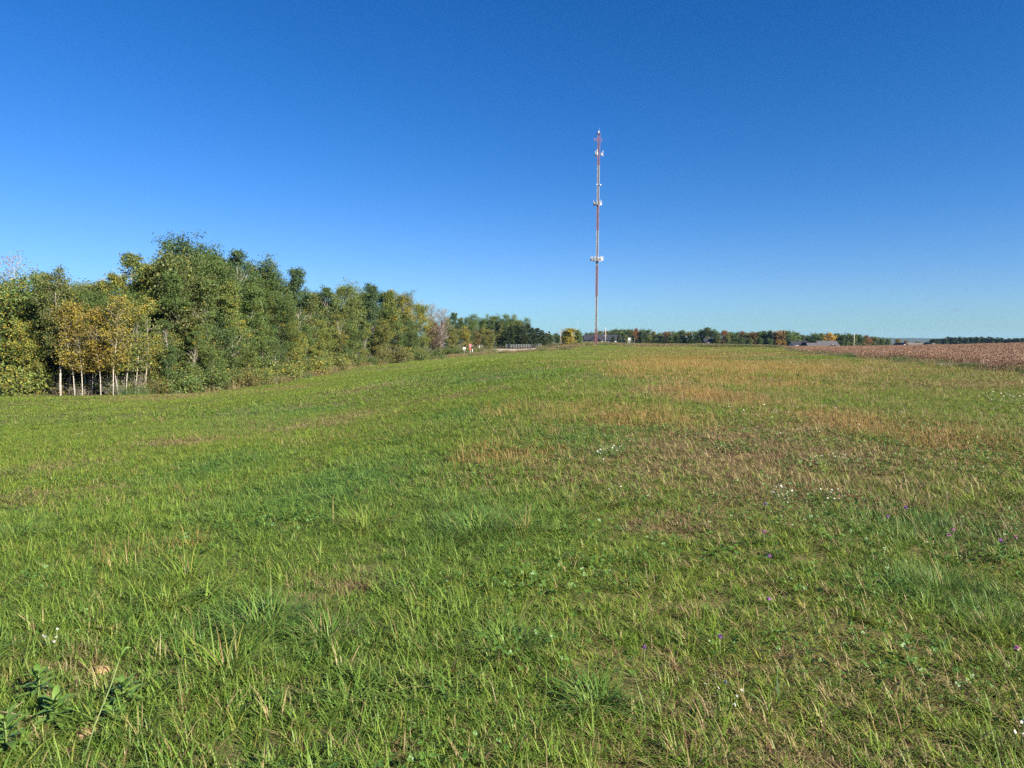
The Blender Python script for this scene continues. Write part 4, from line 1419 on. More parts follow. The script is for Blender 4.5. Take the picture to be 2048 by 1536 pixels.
# ------------------------------------------------------------------ the lattice tower
M['red_paint'] = plain('red_paint', (0.23, 0.080, 0.074), 0.5, 0.25, 1.5)
M['white_paint'] = plain('white_paint', (0.30, 0.30, 0.30), 0.5, 0.10, 1.5)
M['galv'] = plain('galvanised_steel', (0.42, 0.43, 0.44), 0.45, 0.15, 2.0, metal=0.3)
M['dark_cable'] = plain('dark_cable', (0.035, 0.035, 0.04), 0.6, 0.2)
M['antenna_white'] = plain('antenna_white', (0.42, 0.42, 0.415), 0.4, 0.05)
M['antenna_grey'] = plain('antenna_grey', (0.30, 0.30, 0.31), 0.5, 0.2)
M['black_metal'] = plain('black_metal', (0.03, 0.03, 0.035), 0.5, 0.2)

tx, ty, _ = proj(1191.3, 690, 203)
tz = gz(tx, ty)
TOP = proj(1198, 268, 203)[2] - tz
tower = thing('lattice_tower', 'tall slim red and white banded lattice mast with three rings of panel antennas', 'tower', (tx, ty, tz), R(20))
HW = 0.39                              # distance of each leg from the middle
LEGS = [(HW * math.cos(R(90 + 120 * k)), HW * math.sin(R(90 + 120 * k))) for k in range(3)]


def py_h(py):
    return proj(1194, py, 203)[2] - tz


bounds = [-0.2] + [py_h(v) for v in (657, 593, 531, 461, 398, 331)] + [TOP]
for b in range(7):
    z0, z1 = bounds[b], bounds[b + 1]
    red = b % 2 == 0
    sec = MB()
    for (x, y) in LEGS:
        sec.tube([(x, y, z0), (x, y, z1)], 0.070 if b < 4 else 0.064, 6)
    n = max(1, int(round((z1 - z0) / 1.05)))
    for q in range(n):
        a, c = z0 + (z1 - z0) * q / n, z0 + (z1 - z0) * (q + 1) / n
        for k in range(3):
            p, r_ = LEGS[k], LEGS[(k + 1) % 3]
            sec.tube([(*p, a + .05), (*r_, a + .05)], 0.028, 4, False)
            sec.tube([(*p, a + .05), (*r_, c + .05)] if (q + k) % 2 else [(*r_, a + .05), (*p, c + .05)], 0.028, 4, False)
    o = sec.build('mast_section', M['red_paint'] if red else M['white_paint'], tower)
    o['label'] = 'red painted mast section' if red else 'white painted mast section'
cb = MB()
for k in range(5):
    cb.tube([(-0.18 + 0.09 * k, -0.16, 0), (-0.18 + 0.09 * k, -0.16, TOP * (0.985 if k < 3 else 0.88))], 0.042, 6)
for q in range(int(TOP / 1.5)):
    cb.box(-0.17, -0.135, q * 1.5, 0.15, -0.125, q * 1.5 + 0.05)
cb.build('cable_run', M['dark_cable'], tower)
ft = MB()
ft.box(-1.0, -1.0, -0.5, 1.0, 1.0, 0.12)
ft.build('footing', plain('concrete', (0.36, 0.35, 0.33), 0.9, 0.2), tower)


def sector(z, panels, reach, ph, pw, dark_units=True, az0=0.0):
    """Three antenna faces round the mast."""
    for k in range(3):
        a = R(az0 + 120 * k)
        d = Vector((math.cos(a), math.sin(a), 0))
        s = Vector((-d.y, d.x, 0))
        fr = MB()
        c = d * reach
        half = 0.2 + 0.42 * (panels - 1)
        fr.tube([d * 0.3 + Vector((0, 0, z)), c + Vector((0, 0, z))], 0.04, 5)
        fr.tube([d * 0.3 + Vector((0, 0, z - 0.5)), c + Vector((0, 0, z - 0.5))], 0.03, 5)
        for zz in (0, -0.5):
            fr.tube([c - s * half + Vector((0, 0, z + zz)), c + s * half + Vector((0, 0, z + zz))], 0.035, 5)
        f = fr.build('antenna_frame', M['galv'], tower)
        for q in range(panels):
            p = c + s * ((q - (panels - 1) / 2) * 0.84) + d * 0.16
            pm = MB()
            w, t, h = pw / 2, 0.07, ph / 2
            vs = []
            for zz in (-h, h):
                for (u, v) in ((-w, -t), (w, -t), (w, t * 0.3), (w * 0.6, t), (-w * 0.6, t), (-w, t * 0.3)):
                    vs.append(p + s * u + d * v + Vector((0, 0, z - 0.1 + zz)))
            pm.poly(vs, [(5, 4, 3, 2, 1, 0), (6, 7, 8, 9, 10, 11)] + [(i, (i + 1) % 6, 6 + (i + 1) % 6, 6 + i) for i in range(6)])
            an = pm.build('panel_antenna', M['antenna_white'], tower)
            mp = MB()
            b_ = p - d * 0.14
            mp.tube([b_ + Vector((0, 0, z - 0.15 - h)), b_ + Vector((0, 0, z + h - 0.2))], 0.03, 5)
            mp.build('mount_pipe', M['galv'], an)
            if dark_units:
                ru = MB()
                b_ = p - d * 0.38
                ru.box(b_.x - .14, b_.y - .12, z - 0.65, b_.x + .14, b_.y + .12, z - 0.05)
                ru.build('radio_unit', M['antenna_grey'], tower)


sector(py_h(306), 1, 1.15, 1.6, 0.24, az0=-15)
sector(py_h(405), 2, 0.95, 1.4, 0.17, az0=15)
sector(py_h(517), 4, 1.15, 1.3, 0.16, az0=-2)
eq = MB()
z = py_h(370)
for k in range(9):
    eq.v, eq.f = eq.v, eq.f
for (dx, r_) in ((0.62, 0.19), (-0.55, 0.15)):
    ds = MB()
    ring_ = [(dx + 0.0, -0.45 - 0.10 * (q == 0), z) for q in range(1)]
    n = 12
    pts = [(dx, -0.40, z)] + [(dx + r_ * math.cos(6.283 * i / n), -0.55, z + r_ * math.sin(6.283 * i / n)) for i in range(n)] + [(dx, -0.58, z)]
    ds.poly(pts, [(0, 1 + (i + 1) % n, 1 + i) for i in range(n)] + [(n + 1, 1 + i, 1 + (i + 1) % n) for i in range(n)])
    dd = ds.build('dish_antenna', M['antenna_white'], tower)
    ar = MB()
    ar.tube([(dx * 0.5, -0.1, z), (dx, -0.42, z)], 0.03, 5)
    ar.build('dish_arm', M['galv'], dd)
z = py_h(281)
sa = MB()
for zz in (-0.45, 0.45):
    sa.tube([(0.3, 0.0, z + zz), (-1.5, -0.5, z + zz * 0.35)], 0.04, 5)
    sa.tube([(-0.3, 0.0, z + zz), (-1.5, -0.5, z + zz * 0.35)], 0.035, 5)
    sa.tube([(0.0, 0.4, z + zz), (0.75, -0.4, z + zz * 0.8)], 0.04, 5)
sa.tube([(-1.5, -0.5, z - 0.3), (-1.5, -0.5, z + 0.3)], 0.10, 6)
sa.tube([(0.75, -0.4, z - 0.6), (0.75, -0.4, z + 0.6)], 0.06, 6)
sa.build('side_arm', M['red_paint'], tower)
tp_ = MB()
tp_.box(-0.5, -0.5, TOP, 0.5, 0.5, TOP + 0.06)
tp_.build('top_plate', M['red_paint'], tower)
bc = MB()
bc.tube([(0, 0, TOP + 0.06), (0, 0, TOP + 0.25), (0, 0, TOP + 0.30), (0, 0, TOP + 0.75), (0, 0, TOP + 0.9)], [0.10, 0.10, 0.2, 0.2, 0.08], 8)
bc.build('beacon', M['antenna_white'], tower)
lr_ = MB()
lr_.tube([(0.3, 0.2, TOP + 0.06), (0.3, 0.2, TOP + 1.9)], 0.02, 5)
lr_.build('lightning_rod', M['galv'], tower)

# ------------------------------------------------------------------ poles
M['pale_wood'] = plain('weathered_pole_wood', (0.36, 0.33, 0.29), 0.85, 0.2, 3.0)
M['brown_wood'] = plain('brown_pole_wood', (0.28, 0.20, 0.14), 0.85, 0.2, 3.0)


def utility_pole(px, top, Y, label, r_=0.16, mat='pale_wood', lamp=True, arm=False):
    x, _, zt = proj(px, top, Y)
    zb = gz(x, Y)
    h = zt - zb
    o = thing('utility_pole', label, 'pole', (x, Y, zb))
    a = MB()
    a.tube([(0, 0, -0.5), (0, 0, h * 0.5), (0, 0, h)], [r_, r_ * 0.88, r_ * 0.72], 8)
    a.build('shaft', M[mat], o, True)
    if lamp:
        for s in (-1, 1):
            b = MB()
            b.tube([(0, 0, h * 0.5), (s * 0.55, -0.1, h * 0.5)], 0.025, 5)
            b.box(s * 0.55 - 0.10, -0.22, h * 0.5 - 0.10, s * 0.55 + 0.10, 0.0, h * 0.5 + 0.14)
            b.build('meter_box', M['galv'], o)
        b = MB()
        b.tube([(0, 0, h), (0, 0, h + 0.5)], 0.05, 6)
        b.build('cap_rod', M['galv'], o)
    if arm:
        b = MB()
        b.box(-1.1, -r_ - 0.10, h * 0.90, 1.1, -r_ * 0.7, h * 0.90 + 0.16)
        b.build('crossarm', M['brown_wood'], o)
        for s in (-0.9, -0.45, 0.45, 0.9):
            b = MB()
            b.tube([(s, -r_ - .02, h * 0.90 + 0.16), (s, -r_ - .02, h * 0.90 + 0.36)], [0.05, 0.03], 6)
            b.build('insulator', M['antenna_grey'], o)
    return o


utility_pole(1211, 655, 300, 'pale utility pole in front of the dark house, right of the tower', 0.19)
utility_pole(1121, 661, 300, 'short brown pole just left of the yellow tree', 0.17, 'brown_wood', False, True)
utility_pole(1094, 665, 305, 'brown pole farthest left, in front of the pines', 0.17, 'brown_wood', False, True)
utility_pole(1708.5, 667, 165, 'tall pale pole standing at the back of the soybean crop', 0.10, 'pale_wood', False)
x, _, zt = proj(1155, 640, 620)
o = thing('radio_mast', 'hair-thin distant mast rising behind the yellow tree', 'mast', (x, 620, gz(x, 620)))
a = MB()
a.tube([(0, 0, 0), (0, 0, zt - gz(x, 620))], 0.10, 6)
a.build('shaft', M['galv'], o)

# ------------------------------------------------------------------ houses
M['dark_roof'] = plain('dark_shingles', (0.022, 0.023, 0.030), 0.85, 0.3, 2.0)
M['grey_roof'] = plain('grey_shingles', (0.068, 0.066, 0.068), 0.8, 0.25, 2.0)
M['tan_roof'] = plain('tan_shingles', (0.11, 0.10, 0.085), 0.8, 0.25, 2.0)
M['black_siding'] = plain('black_siding', (0.012, 0.013, 0.020), 0.6, 0.2, 2.0)
M['white_siding'] = plain('white_siding', (0.74, 0.73, 0.70), 0.6, 0.06, 2.0)
M['beige_siding'] = plain('beige_siding', (0.46, 0.42, 0.36), 0.7, 0.08, 2.0)
M['trim_white'] = plain('white_trim', (0.72, 0.72, 0.70), 0.5, 0.05)
M['glass'] = plain('window_glass', (0.05, 0.06, 0.075), 0.1, 0.1, 1.0, 0.6)


def slab_roof(w, d, wall, rise, over, axis, th=0.18):
    """A gable roof with real thickness; axis 'x' = ridge along x."""
    m = MB()
    if axis == 'x':
        hw, hd = w / 2 + over, d / 2 + over
        e = wall - rise * over / (d / 2)
        prof = [(-hd, e), (0, wall + rise), (hd, e), (hd, e - th), (0, wall + rise - th), (-hd, e - th)]
        vs = [(-hw, p[0], p[1] + th) for p in prof] + [(hw, p[0], p[1] + th) for p in prof]
    else:
        hw, hd = w / 2 + over, d / 2 + over
        e = wall - rise * over / (w / 2)
        prof = [(-hw, e), (0, wall + rise), (hw, e), (hw, e - th), (0, wall + rise - th), (-hw, e - th)]
        vs = [(p[0], -hd, p[1] + th) for p in prof] + [(p[0], hd, p[1] + th) for p in prof]
    m.poly(vs, [(i, (i + 1) % 6, 6 + (i + 1) % 6, 6 + i) for i in range(6)] + [(0, 5, 4, 1), (1, 4, 3, 2), (6, 7, 10, 11), (7, 8, 9, 10)])
    return m


def gable_walls(w, d, wall, rise, axis):
    m = MB()
    if axis == 'x':
        prof = [(-d / 2, -0.8), (d / 2, -0.8), (d / 2, wall), (0, wall + rise), (-d / 2, wall)]
        vs = [(-w / 2, *p) for p in prof] + [(w / 2, *p) for p in prof]
    else:
        prof = [(-w / 2, -0.8), (w / 2, -0.8), (w / 2, wall), (0, wall + rise), (-w / 2, wall)]
        vs = [(p[0], -d / 2, p[1]) for p in prof] + [(p[0], d / 2, p[1]) for p in prof]
    m.poly(vs, [(4, 3, 2, 1, 0), (5, 6, 7, 8, 9)] + [(i, (i + 1) % 5, 5 + (i + 1) % 5, 5 + i) for i in range(5)])
    return m


def window(parent, x, y, z, w, h, door=False, frame='trim_white'):
    m = MB()
    m.box(x - w / 2, y - 0.06, z, x + w / 2, y + 0.02, z + h)
    f = m.build('door' if door else 'window', M[frame], parent)
    if door:
        p = MB()
        p.box(x + w * 0.3, y - 0.10, z + h * 0.45, x + w * 0.38, y - 0.06, z + h * 0.5)
        p.build('handle', M['black_metal'], f)
    else:
        p = MB()
        p.box(x - w / 2 + .08, y - 0.075, z + .08, x - 0.03, y - 0.061, z + h - .08)
        p.box(x + 0.03, y - 0.075, z + .08, x + w / 2 - .08, y - 0.061, z + h - .08)
        p.build('pane', M['glass'], f)
    return f


# dark house behind the tower
Yh = 420
x0, x1 = proj(1167, 686, Yh)[0], proj(1241, 686, Yh)[0]
zr, zb = proj(1200, 670, Yh)[2], proj(1200, 686, Yh)[2]
hx = (x0 + x1) / 2
W = x1 - x0
o = thing('house', 'long low black-walled house with dark roof behind the tower', 'house', (hx, Yh, zb))
H = zr - zb
gable_walls(W - 0.6, 9, H * 0.42, H * 0.56, 'x').build('wall', M['black_siding'], o)
slab_roof(W - 0.6, 9, H * 0.42, H * 0.56, 0.5, 'x').build('roof', M['dark_roof'], o)
wg = gable_walls(5.2, 4.0, H * 0.40, H * 0.36, 'y')
wg.v = [(v[0] - W * 0.23, v[1] - 5.4, v[2]) for v in wg.v]
wg.build('porch_wall', M['black_siding'], o)
rg = slab_roof(5.2, 5.0, H * 0.40, H * 0.36, 0.4, 'y')
rg.v = [(v[0] - W * 0.23, v[1] - 5.1, v[2] + 0.01) for v in rg.v]
rg.build('porch_roof', M['dark_roof'], o)
for (fx, ww, hh) in ((-0.43, 1.0, 1.2), (0.05, 1.1, 1.5), (0.14, 1.1, 1.3), (0.33, 1.2, 1.3)):
    window(o, fx * W, -4.5, 0.5, ww, hh, False, 'antenna_grey')
window(o, -0.02 * W, -4.5, 0.05, 0.95, 1.65, True, 'antenna_grey')

# white building half hidden by trees
Yh = 345
x0, x1 = proj(1248, 686, Yh)[0], proj(1267, 686, Yh)[0]
zr, zb = proj(1258, 676, Yh)[2], proj(1258, 690, Yh)[2]
o = thing('garage', 'white-walled garage half hidden behind the dark pines', 'garage', ((x0 + x1) / 2, Yh, zb))
W, H = x1 - x0, zr - zb
gable_walls(W, 6, H * 0.72, H * 0.26, 'x').build('wall', M['white_siding'], o)
slab_roof(W, 6, H * 0.72, H * 0.26, 0.3, 'x').build('roof', M['white_siding'], o)
for fx in (-0.25, 0.25):
    g_ = MB()
    g_.box(fx * W - 0.8, -3.05, 0.0, fx * W + 0.8, -2.98, H * 0.5)
    dr = g_.build('garage_door', M['antenna_grey'], o)
window(o, 0, -3.0, H * 0.3, 0.5, 0.7)
# white trailer left of it
x, _, zt = proj(1229, 682, 340)
zb = proj(1229, 688, 340)[2]
o = thing('trailer', 'small white trailer parked under the dark pine beside the pale pole', 'trailer', (x, 340, zb))
b = MB()
b.poly([(-1.3, -0.8, 0.45), (1.3, -0.8, 0.45), (1.3, 0.8, 0.45), (-1.3, 0.8, 0.45), (-1.1, -0.8, zt - zb), (0.9, -0.8, zt - zb), (0.9, 0.8, zt - zb), (-1.1, 0.8, zt - zb)],
       [(0, 3, 2, 1), (4, 5, 6, 7), (0, 1, 5, 4), (1, 2, 6, 5), (2, 3, 7, 6), (3, 0, 4, 7)])
b.build('body', M['white_siding'], o)
for s in (-0.84, 0.84):
    b = MB()
    b.tube([(0.1, s - 0.06, 0.3), (0.1, s + 0.06, 0.3)], 0.3, 12)
    b.build('wheel', M['black_metal'], o)
b = MB()
b.tube([(1.3, 0, 0.45), (2.1, 0, 0.45), (2.1, 0, 0.0)], 0.05, 5)
b.build('tow_bar', M['galv'], o)

# white car on the far road
x, y, z = proj(1366, 690.5, 315)
z = gz(x, y)
car = thing('parked_car', 'white car parked in front of the dark pines, far right of the tower', 'car', (x, y, z), R(65))
b = MB()
prof = [(-2.2, 0.35), (2.15, 0.35), (2.2, 0.75), (1.3, 0.9), (0.7, 1.38), (-1.0, 1.42), (-1.8, 0.98), (-2.2, 0.9)]
vs = [(p[0], -0.85 + (0.12 if p[1] > 1.2 else 0), p[1]) for p in prof] + [(p[0], 0.85 - (0.12 if p[1] > 1.2 else 0), p[1]) for p in prof]
b.poly(vs, [tuple(range(8)), tuple(reversed(range(8, 16)))] + [((i + 1) % 8, i, 8 + i, 8 + (i + 1) % 8) for i in range(8)])
b.build('body', M['white_paint'], car)
for (px_, s) in ((-1.35, -1), (1.35, -1), (-1.35, 1), (1.35, 1)):
    b = MB()
    b.tube([(px_, s * 0.70, 0.32), (px_, s * 0.88, 0.32)], 0.32, 14)
    w_ = b.build('wheel', M['black_metal'], car)
    b = MB()
    b.tube([(px_, s * 0.885, 0.32), (px_, s * 0.90, 0.32)], 0.18, 10)
    b.build('rim', M['galv'], w_)
for (p, q) in (((-0.85, 0.98), (-0.1, 1.32)), ((0.0, 0.98), (0.75, 1.30))):
    b = MB()
    b.poly([(p[0], -0.862, p[1]), (q[0] + .15, -0.862, p[1]), (q[0], -0.762, q[1]), (p[0] + .05, -0.762, q[1]), (p[0], -0.85, p[1]), (q[0] + .15, -0.85, p[1]), (q[0], -0.75, q[1]), (p[0] + .05, -0.75, q[1])],
           [(0, 1, 2, 3), (7, 6, 5, 4), (0, 4, 5, 1), (1, 5, 6, 2), (2, 6, 7, 3), (3, 7, 4, 0)])
    b.build('side_window', M['glass'], car)

# little house with a dark roof left of the rust tree
Yh = 335
zr, zb = proj(1416, 677, Yh)[2], proj(1416, 690, Yh)[2]
x = proj(1416, 680, Yh)[0]
o = thing('house', 'small house with dark hipped roof and a white window, beside the rust-coloured tree', 'house', (x, Yh, zb))
H = zr - zb
gable_walls(4.2, 4, H * 0.55, H * 0.42, 'x').build('wall', M['black_siding'], o)
slab_roof(4.2, 4, H * 0.55, H * 0.42, 0.3, 'x').build('roof', M['dark_roof'], o)
window(o, -0.4, -2.0, H * 0.12, 1.6, H * 0.26)


def crop_house(pxl, pxr, ptop, Y, axis, wallmat, roofmat, label, d=9, rise=2.2, cross=None, vents=0):
    x0, x1 = proj(pxl, ptop, Y)[0], proj(pxr, ptop, Y)[0]
    zr = proj((pxl + pxr) / 2, ptop, Y)[2]
    x = (x0 + x1) / 2
    zb = gz(x, Y)
    W, H = x1 - x0, zr - zb
    o = thing('house', label, 'house', (x, Y, zb))
    gable_walls(W - 0.8, d, H - rise, rise - 0.19, axis).build('wall', M[wallmat], o)
    rf = slab_roof(W - 0.8, d, H - rise, rise - 0.19, 0.4, axis).build('roof', M[roofmat], o)
    for q in range(vents):
        b = MB()
        b.tube([(W * (0.18 + 0.2 * q), -d * 0.30, H - rise * 0.9), (W * (0.18 + 0.2 * q), -d * 0.30, H - rise * 0.9 + 1.3)], 0.12, 6)
        b.build('vent_pipe', M['trim_white'], rf)
    if cross:
        fx, cw, ch, wm = cross
        wl_ = gable_walls(cw, 3.0, H - rise, ch, 'y')
        wl_.v = [(v[0] + fx * W, v[1] - d / 2 - 0.9, v[2]) for v in wl_.v]
        wl_.build('gable_wall', M[wm], o)
        rr_ = slab_roof(cw, 5.6, H - rise, ch, 0.35, 'y')
        rr_.v = [(v[0] + fx * W, v[1] - d / 2 + 0.35, v[2] + 0.01) for v in rr_.v]
        rr_.build('gable_roof', M[roofmat], o)
    for q in (-0.3, 0.05, 0.3):
        window(o, q * W, -d / 2, max(0.8, (H - rise) * 0.35), 1.2, 1.2)
    return o


crop_house(1580, 1614, 682, 300, 'x', 'beige_siding', 'dark_roof', 'house with pale gable peeking over the crop, left of the grey-roofed house', 8, 2.6, (0.18, 4.2, 1.9, 'beige_siding'))
crop_house(1612, 1642, 685.5, 292, 'x', 'beige_siding', 'grey_roof', 'low grey-roofed wing beside the larger grey roof, over the crop', 7, 2.2)
crop_house(1632, 1673, 681.5, 300, 'x', 'beige_siding', 'grey_roof', 'larger grey-roofed house showing over the soybean crop', 10, 3.0, (0.05, 3.4, 1.1, 'black_siding'), 1)
crop_house(1792, 1812, 685.5, 330, 'y', 'beige_siding', 'grey_roof', 'small arched grey roof peeking over the crop right of the pole', 8, 1.6)
crop_house(1812, 1868, 685.5, 345, 'x', 'white_siding', 'tan_roof', 'long tan-roofed house with a white gable, low over the crop', 9, 1.8, (0.12, 2.2, 1.75, 'white_siding'))

# ------------------------------------------------------------------ signs, fence and posts by the wood's far end
plant_px('young', 0, 1250, 672, 336, DGR, 0.05, 'small dark tree in front of the left half of the white garage', None, 1.3)
plant_px('young', 2, 1257, 674, 334, OLV, 0.1, 'thin olive tree crossing the middle of the white garage', None, 1.2)
plant_px('young', 1, 1265, 672, 336, DGR, 0.05, 'small dark tree at the right corner of the white garage', None, 1.3)
M['sign_white'] = plain('sign_white', (0.80, 0.80, 0.78), 0.5, 0.04)
M['sign_red'] = plain('sign_red', (0.50, 0.17, 0.19), 0.5, 0.08)
M['flag_red'] = plain('flag_red', (0.40, 0.07, 0.06), 0.6, 0.1)


def sign(px, py, Y, w, h, mat, label, post=1.5):
    x, _, zc = proj(px, py, Y)
    zb = gz(x, Y)
    o = thing('sign', label, 'sign', (x, Y, zb))
    top = max(zc - zb + h / 2, h + 0.3)
    for s in (-0.3, 0.3) if w > 0.8 else (0,):
        b = MB()
        b.box(s * w - 0.045, 0.03, -0.3, s * w + 0.045, 0.12, top - 0.05)
        b.build('post', M['trim_white'] if w < 0.8 else M['pale_wood'], o)
    b = MB()
    b.box(-w / 2, 0, top - h, w / 2, 0.026, top)
    b.build('board', M[mat], o)
    return o, top


sign(928.5, 697, 159, 0.60, 0.50, 'sign_white', 'small white sign board in the brush at the end of the wood')
o, top = sign(940.5, 690.5, 166, 0.60, 0.62, 'sign_red', 'faded pink-red sign on a post beside the white sign board')
b = MB()
b.poly([(-0.2, -0.03, top - 1.5), (0.25, -0.05, top - 1.45), (0.22, -0.02, top - 0.9), (-0.22, -0.02, top - 0.9), (-0.2, 0.0, top - 1.5), (0.25, -0.01, top - 1.45), (0.22, 0.02, top - 0.9), (-0.22, 0.02, top - 0.9)],
       [(0, 1, 2, 3), (7, 6, 5, 4), (0, 4, 5, 1), (1, 5, 6, 2), (2, 6, 7, 3), (3, 7, 4, 0)])
b.build('flag', M['flag_red'], o)
for (px, py, Y, h, lb) in ((944.8, 694, 166, 1.0, 'short white marker post right of the red sign'), (959, 693, 190, 1.5, 'white marker post between the red sign and the fence'),
                           (973.5, 689, 214, 0.8, 'short white stub post beside the fence gap'), (1117.5, 697, 205, 0.8, 'low pale marker post at the foot of the yellow tree'),
                           (1233.5, 689, 240, 0.9, 'orange-tan marker post right of the pale utility pole')):
    x = proj(px, py, Y)[0]
    o = thing('marker_post', lb, 'post', (x, Y, gz(x, Y)), 0, 'marker posts')
    b = MB()
    b.tube([(0, 0, -0.2), (0, 0, h)], 0.08, 6)
    b.build('shaft', M['trim_white'] if px < 1200 else plain('tan_post', (0.55, 0.36, 0.2)), o)
    b = MB()
    b.tube([(0, 0, h), (0, 0, h + 0.05)], [0.10, 0.04], 6)
    b.build('cap', M['trim_white'], o)


M['fence_grey'] = plain('fence_grey', (0.20, 0.21, 0.21), 0.6, 0.2)


def rail_fence(pxa, pxb, Ya, Yb, n, label):
    a, c = proj(pxa, 693, Ya), proj(pxb, 693, Yb)
    o = thing('fence', label, 'fence', (a[0], a[1], gz(a[0], a[1])))
    pts = []
    for i in range(n + 1):
        t = i / n
        x, y = a[0] + (c[0] - a[0]) * t, a[1] + (c[1] - a[1]) * t
        pts.append(Vector((x - a[0], y - a[1], gz(x, y) - gz(a[0], a[1]))))
    for p in pts:
        b = MB()
        b.tube([p + Vector((0, 0, -0.2)), p + Vector((0, 0, 1.25))], 0.07, 6)
        b.build('post', M['fence_grey'], o)
    for i in range(n):
        for hh in (0.45, 0.8, 1.15):
            b = MB()
            b.tube([pts[i] + Vector((0, -0.09, hh)), pts[i + 1] + Vector((0, -0.09, hh))], 0.04, 4)
            b.build('rail', M['fence_grey'], o)


rail_fence(950, 972, 212, 216, 5, 'grey rail fence under the bushy trees, left of the gap')
rail_fence(1012, 1082, 222, 232, 14, 'long grey rail fence in front of the dark pines')

# bare gravel lot in front of the fence
def sheet(name, poly_px, lift, mat, label, n=26):
    pts = [proj(*p)[:2] for p in poly_px]
    poly = np.array(pts)
    x0, y0 = poly.min(0)
    x1, y1 = poly.max(0)
    X, Y = np.meshgrid(np.linspace(x0, x1, n), np.linspace(y0, y1, n))
    i = np.arange(n * n).reshape(n, n)
    F = np.stack([i[:-1, :-1].ravel(), i[:-1, 1:].ravel(), i[1:, 1:].ravel(), i[1:, :-1].ravel()], 1)
    cx, cy_ = X.ravel()[F].mean(1), Y.ravel()[F].mean(1)
    F = F[inside(poly, cx, cy_)]
    me = np_mesh(name, np.stack([X.ravel(), Y.ravel(), ground_z(X.ravel(), Y.ravel()) + lift], 1), F, [mat], None, True)
    return tag(link(name, me), label, kind='structure')


sheet('gravel_lot', [(975, 700, 182), (1060, 700, 190), (1085, 700, 214), (985, 700, 212)], 0.06, plain('pale_gravel', (0.36, 0.29, 0.23), 0.95, 0.2, 1.0), 'bare pale gravel lot in front of the fence')

# ------------------------------------------------------------------ foreground plants that can be singled out
def tuft(px, py, n, rad, h, mat, label, seed, bend=(0.9, 2.3), w=(0.0035, 0.0075)):
    x, y, z = on_ground(px, py)
    h = (h[0] * 1.1, h[1] * 1.1)
    rng = np.random.default_rng(seed)
    base = rng.normal(0, rad * 0.35, (n, 2))
    az = np.arctan2(base[:, 1], base[:, 0]) + rng.normal(0, 0.7, n)
    d = blades(n, rad, h, w, 4, bend, rng, base=base, az=az, lean0=(0.1, 1.15))
    me = np_mesh('grass_tuft', d[0], d[1], [M[mat]], {'rnd': d[2]})
    o = link('grass_tuft', me, None, (x, y, z))
    tag(o, label, 'grass tuft', 'large grass tufts in the foreground')


tuft(965, 1075, 700, 0.42, (0.22, 0.50), 'tuft_blade', 'broad dark blue-green grass tuft in the middle of the foreground', 1)
tuft(900, 1020, 260, 0.30, (0.20, 0.42), 'tuft_blade', 'dark tuft just behind the broad central tuft, to its left', 2)
tuft(1050, 1070, 260, 0.26, (0.18, 0.40), 'tuft_blade_light', 'lighter tuft against the right side of the broad central tuft', 3)
tuft(735, 1060, 320, 0.34, (0.20, 0.42), 'tuft_blade_light', 'pale green tuft left of the broad dark central tuft', 4)
tuft(530, 1262, 420, 0.24, (0.18, 0.42), 'tuft_blade', 'large arching tuft in the lower left foreground', 5)
tuft(455, 1355, 330, 0.18, (0.16, 0.40), 'tuft_blade_light', 'spiky tuft below the large arching one, lower left', 6)
tuft(660, 1290, 300, 0.20, (0.14, 0.34), 'tuft_blade', 'bluish tuft right of the large arching one', 7)
tuft(1015, 1310, 420, 0.22, (0.14, 0.34), 'tuft_blade', 'dark sprawling tuft below the middle of the picture', 8)
tuft(1190, 1420, 340, 0.16, (0.12, 0.30), 'tuft_blade', 'tuft with some dry blades at the bottom, right of centre', 9)
tuft(370, 1165, 300, 0.26, (0.18, 0.36), 'tuft_blade_light', 'light green tuft left of centre with long bright blades', 10)
tuft(40, 1075, 320, 0.30, (0.18, 0.36), 'tuft_blade', 'dark tuft at the left border of the picture', 11)
tuft(385, 1095, 110, 0.22, (0.15, 0.30), 'tuft_blade_dry', 'tawny dry tuft of stalks left of centre', 12, (0.4, 1.5), (0.0025, 0.005))
tuft(1760, 880, 260, 0.4, (0.15, 0.32), 'tuft_blade_light', 'bright green low tuft in the right half of the field', 13)
tuft(1980, 925, 260, 0.4, (0.15, 0.32), 'tuft_blade_light', 'bright green tuft near the right border of the field', 14)
tuft(1880, 1180, 700, 0.36, (0.10, 0.24), 'tuft_blade', 'soft fine-leaved green tuft in the right foreground', 15, (0.3, 1.1), (0.002, 0.004))
tuft(2000, 1260, 520, 0.30, (0.10, 0.24), 'tuft_blade', 'soft fine-leaved tuft at the right border', 16, (0.3, 1.1), (0.002, 0.004))


def lance_leaf(L, w, el, az, z0, rng):
    """One lance-shaped leaf, folded along its rib and bent."""
    n = 6
    V, F = [], []
    d = Vector((math.cos(az), math.sin(az), 0))
    s = Vector((-d.y, d.x, 0))
    p = Vector((0, 0, z0))
    for i in range(n + 1):
        t = i / n
        e = el - 0.9 * t * t
        ww = w * math.sin(math.pi * min(1, 0.08 + 0.92 * t)) ** 0.8 * (1 if i < n else 0.05)
        V += [p - s * ww + Vector((0, 0, ww * 0.35)), p, p + s * ww + Vector((0, 0, ww * 0.35))]
        p = p + (d * math.cos(e) + Vector((0, 0, math.sin(e)))) * (L / n)
    for i in range(n):
        a = i * 3
        F += [(a, a + 1, a + 4, a + 3), (a + 1, a + 2, a + 5, a + 4)]
    return V, F


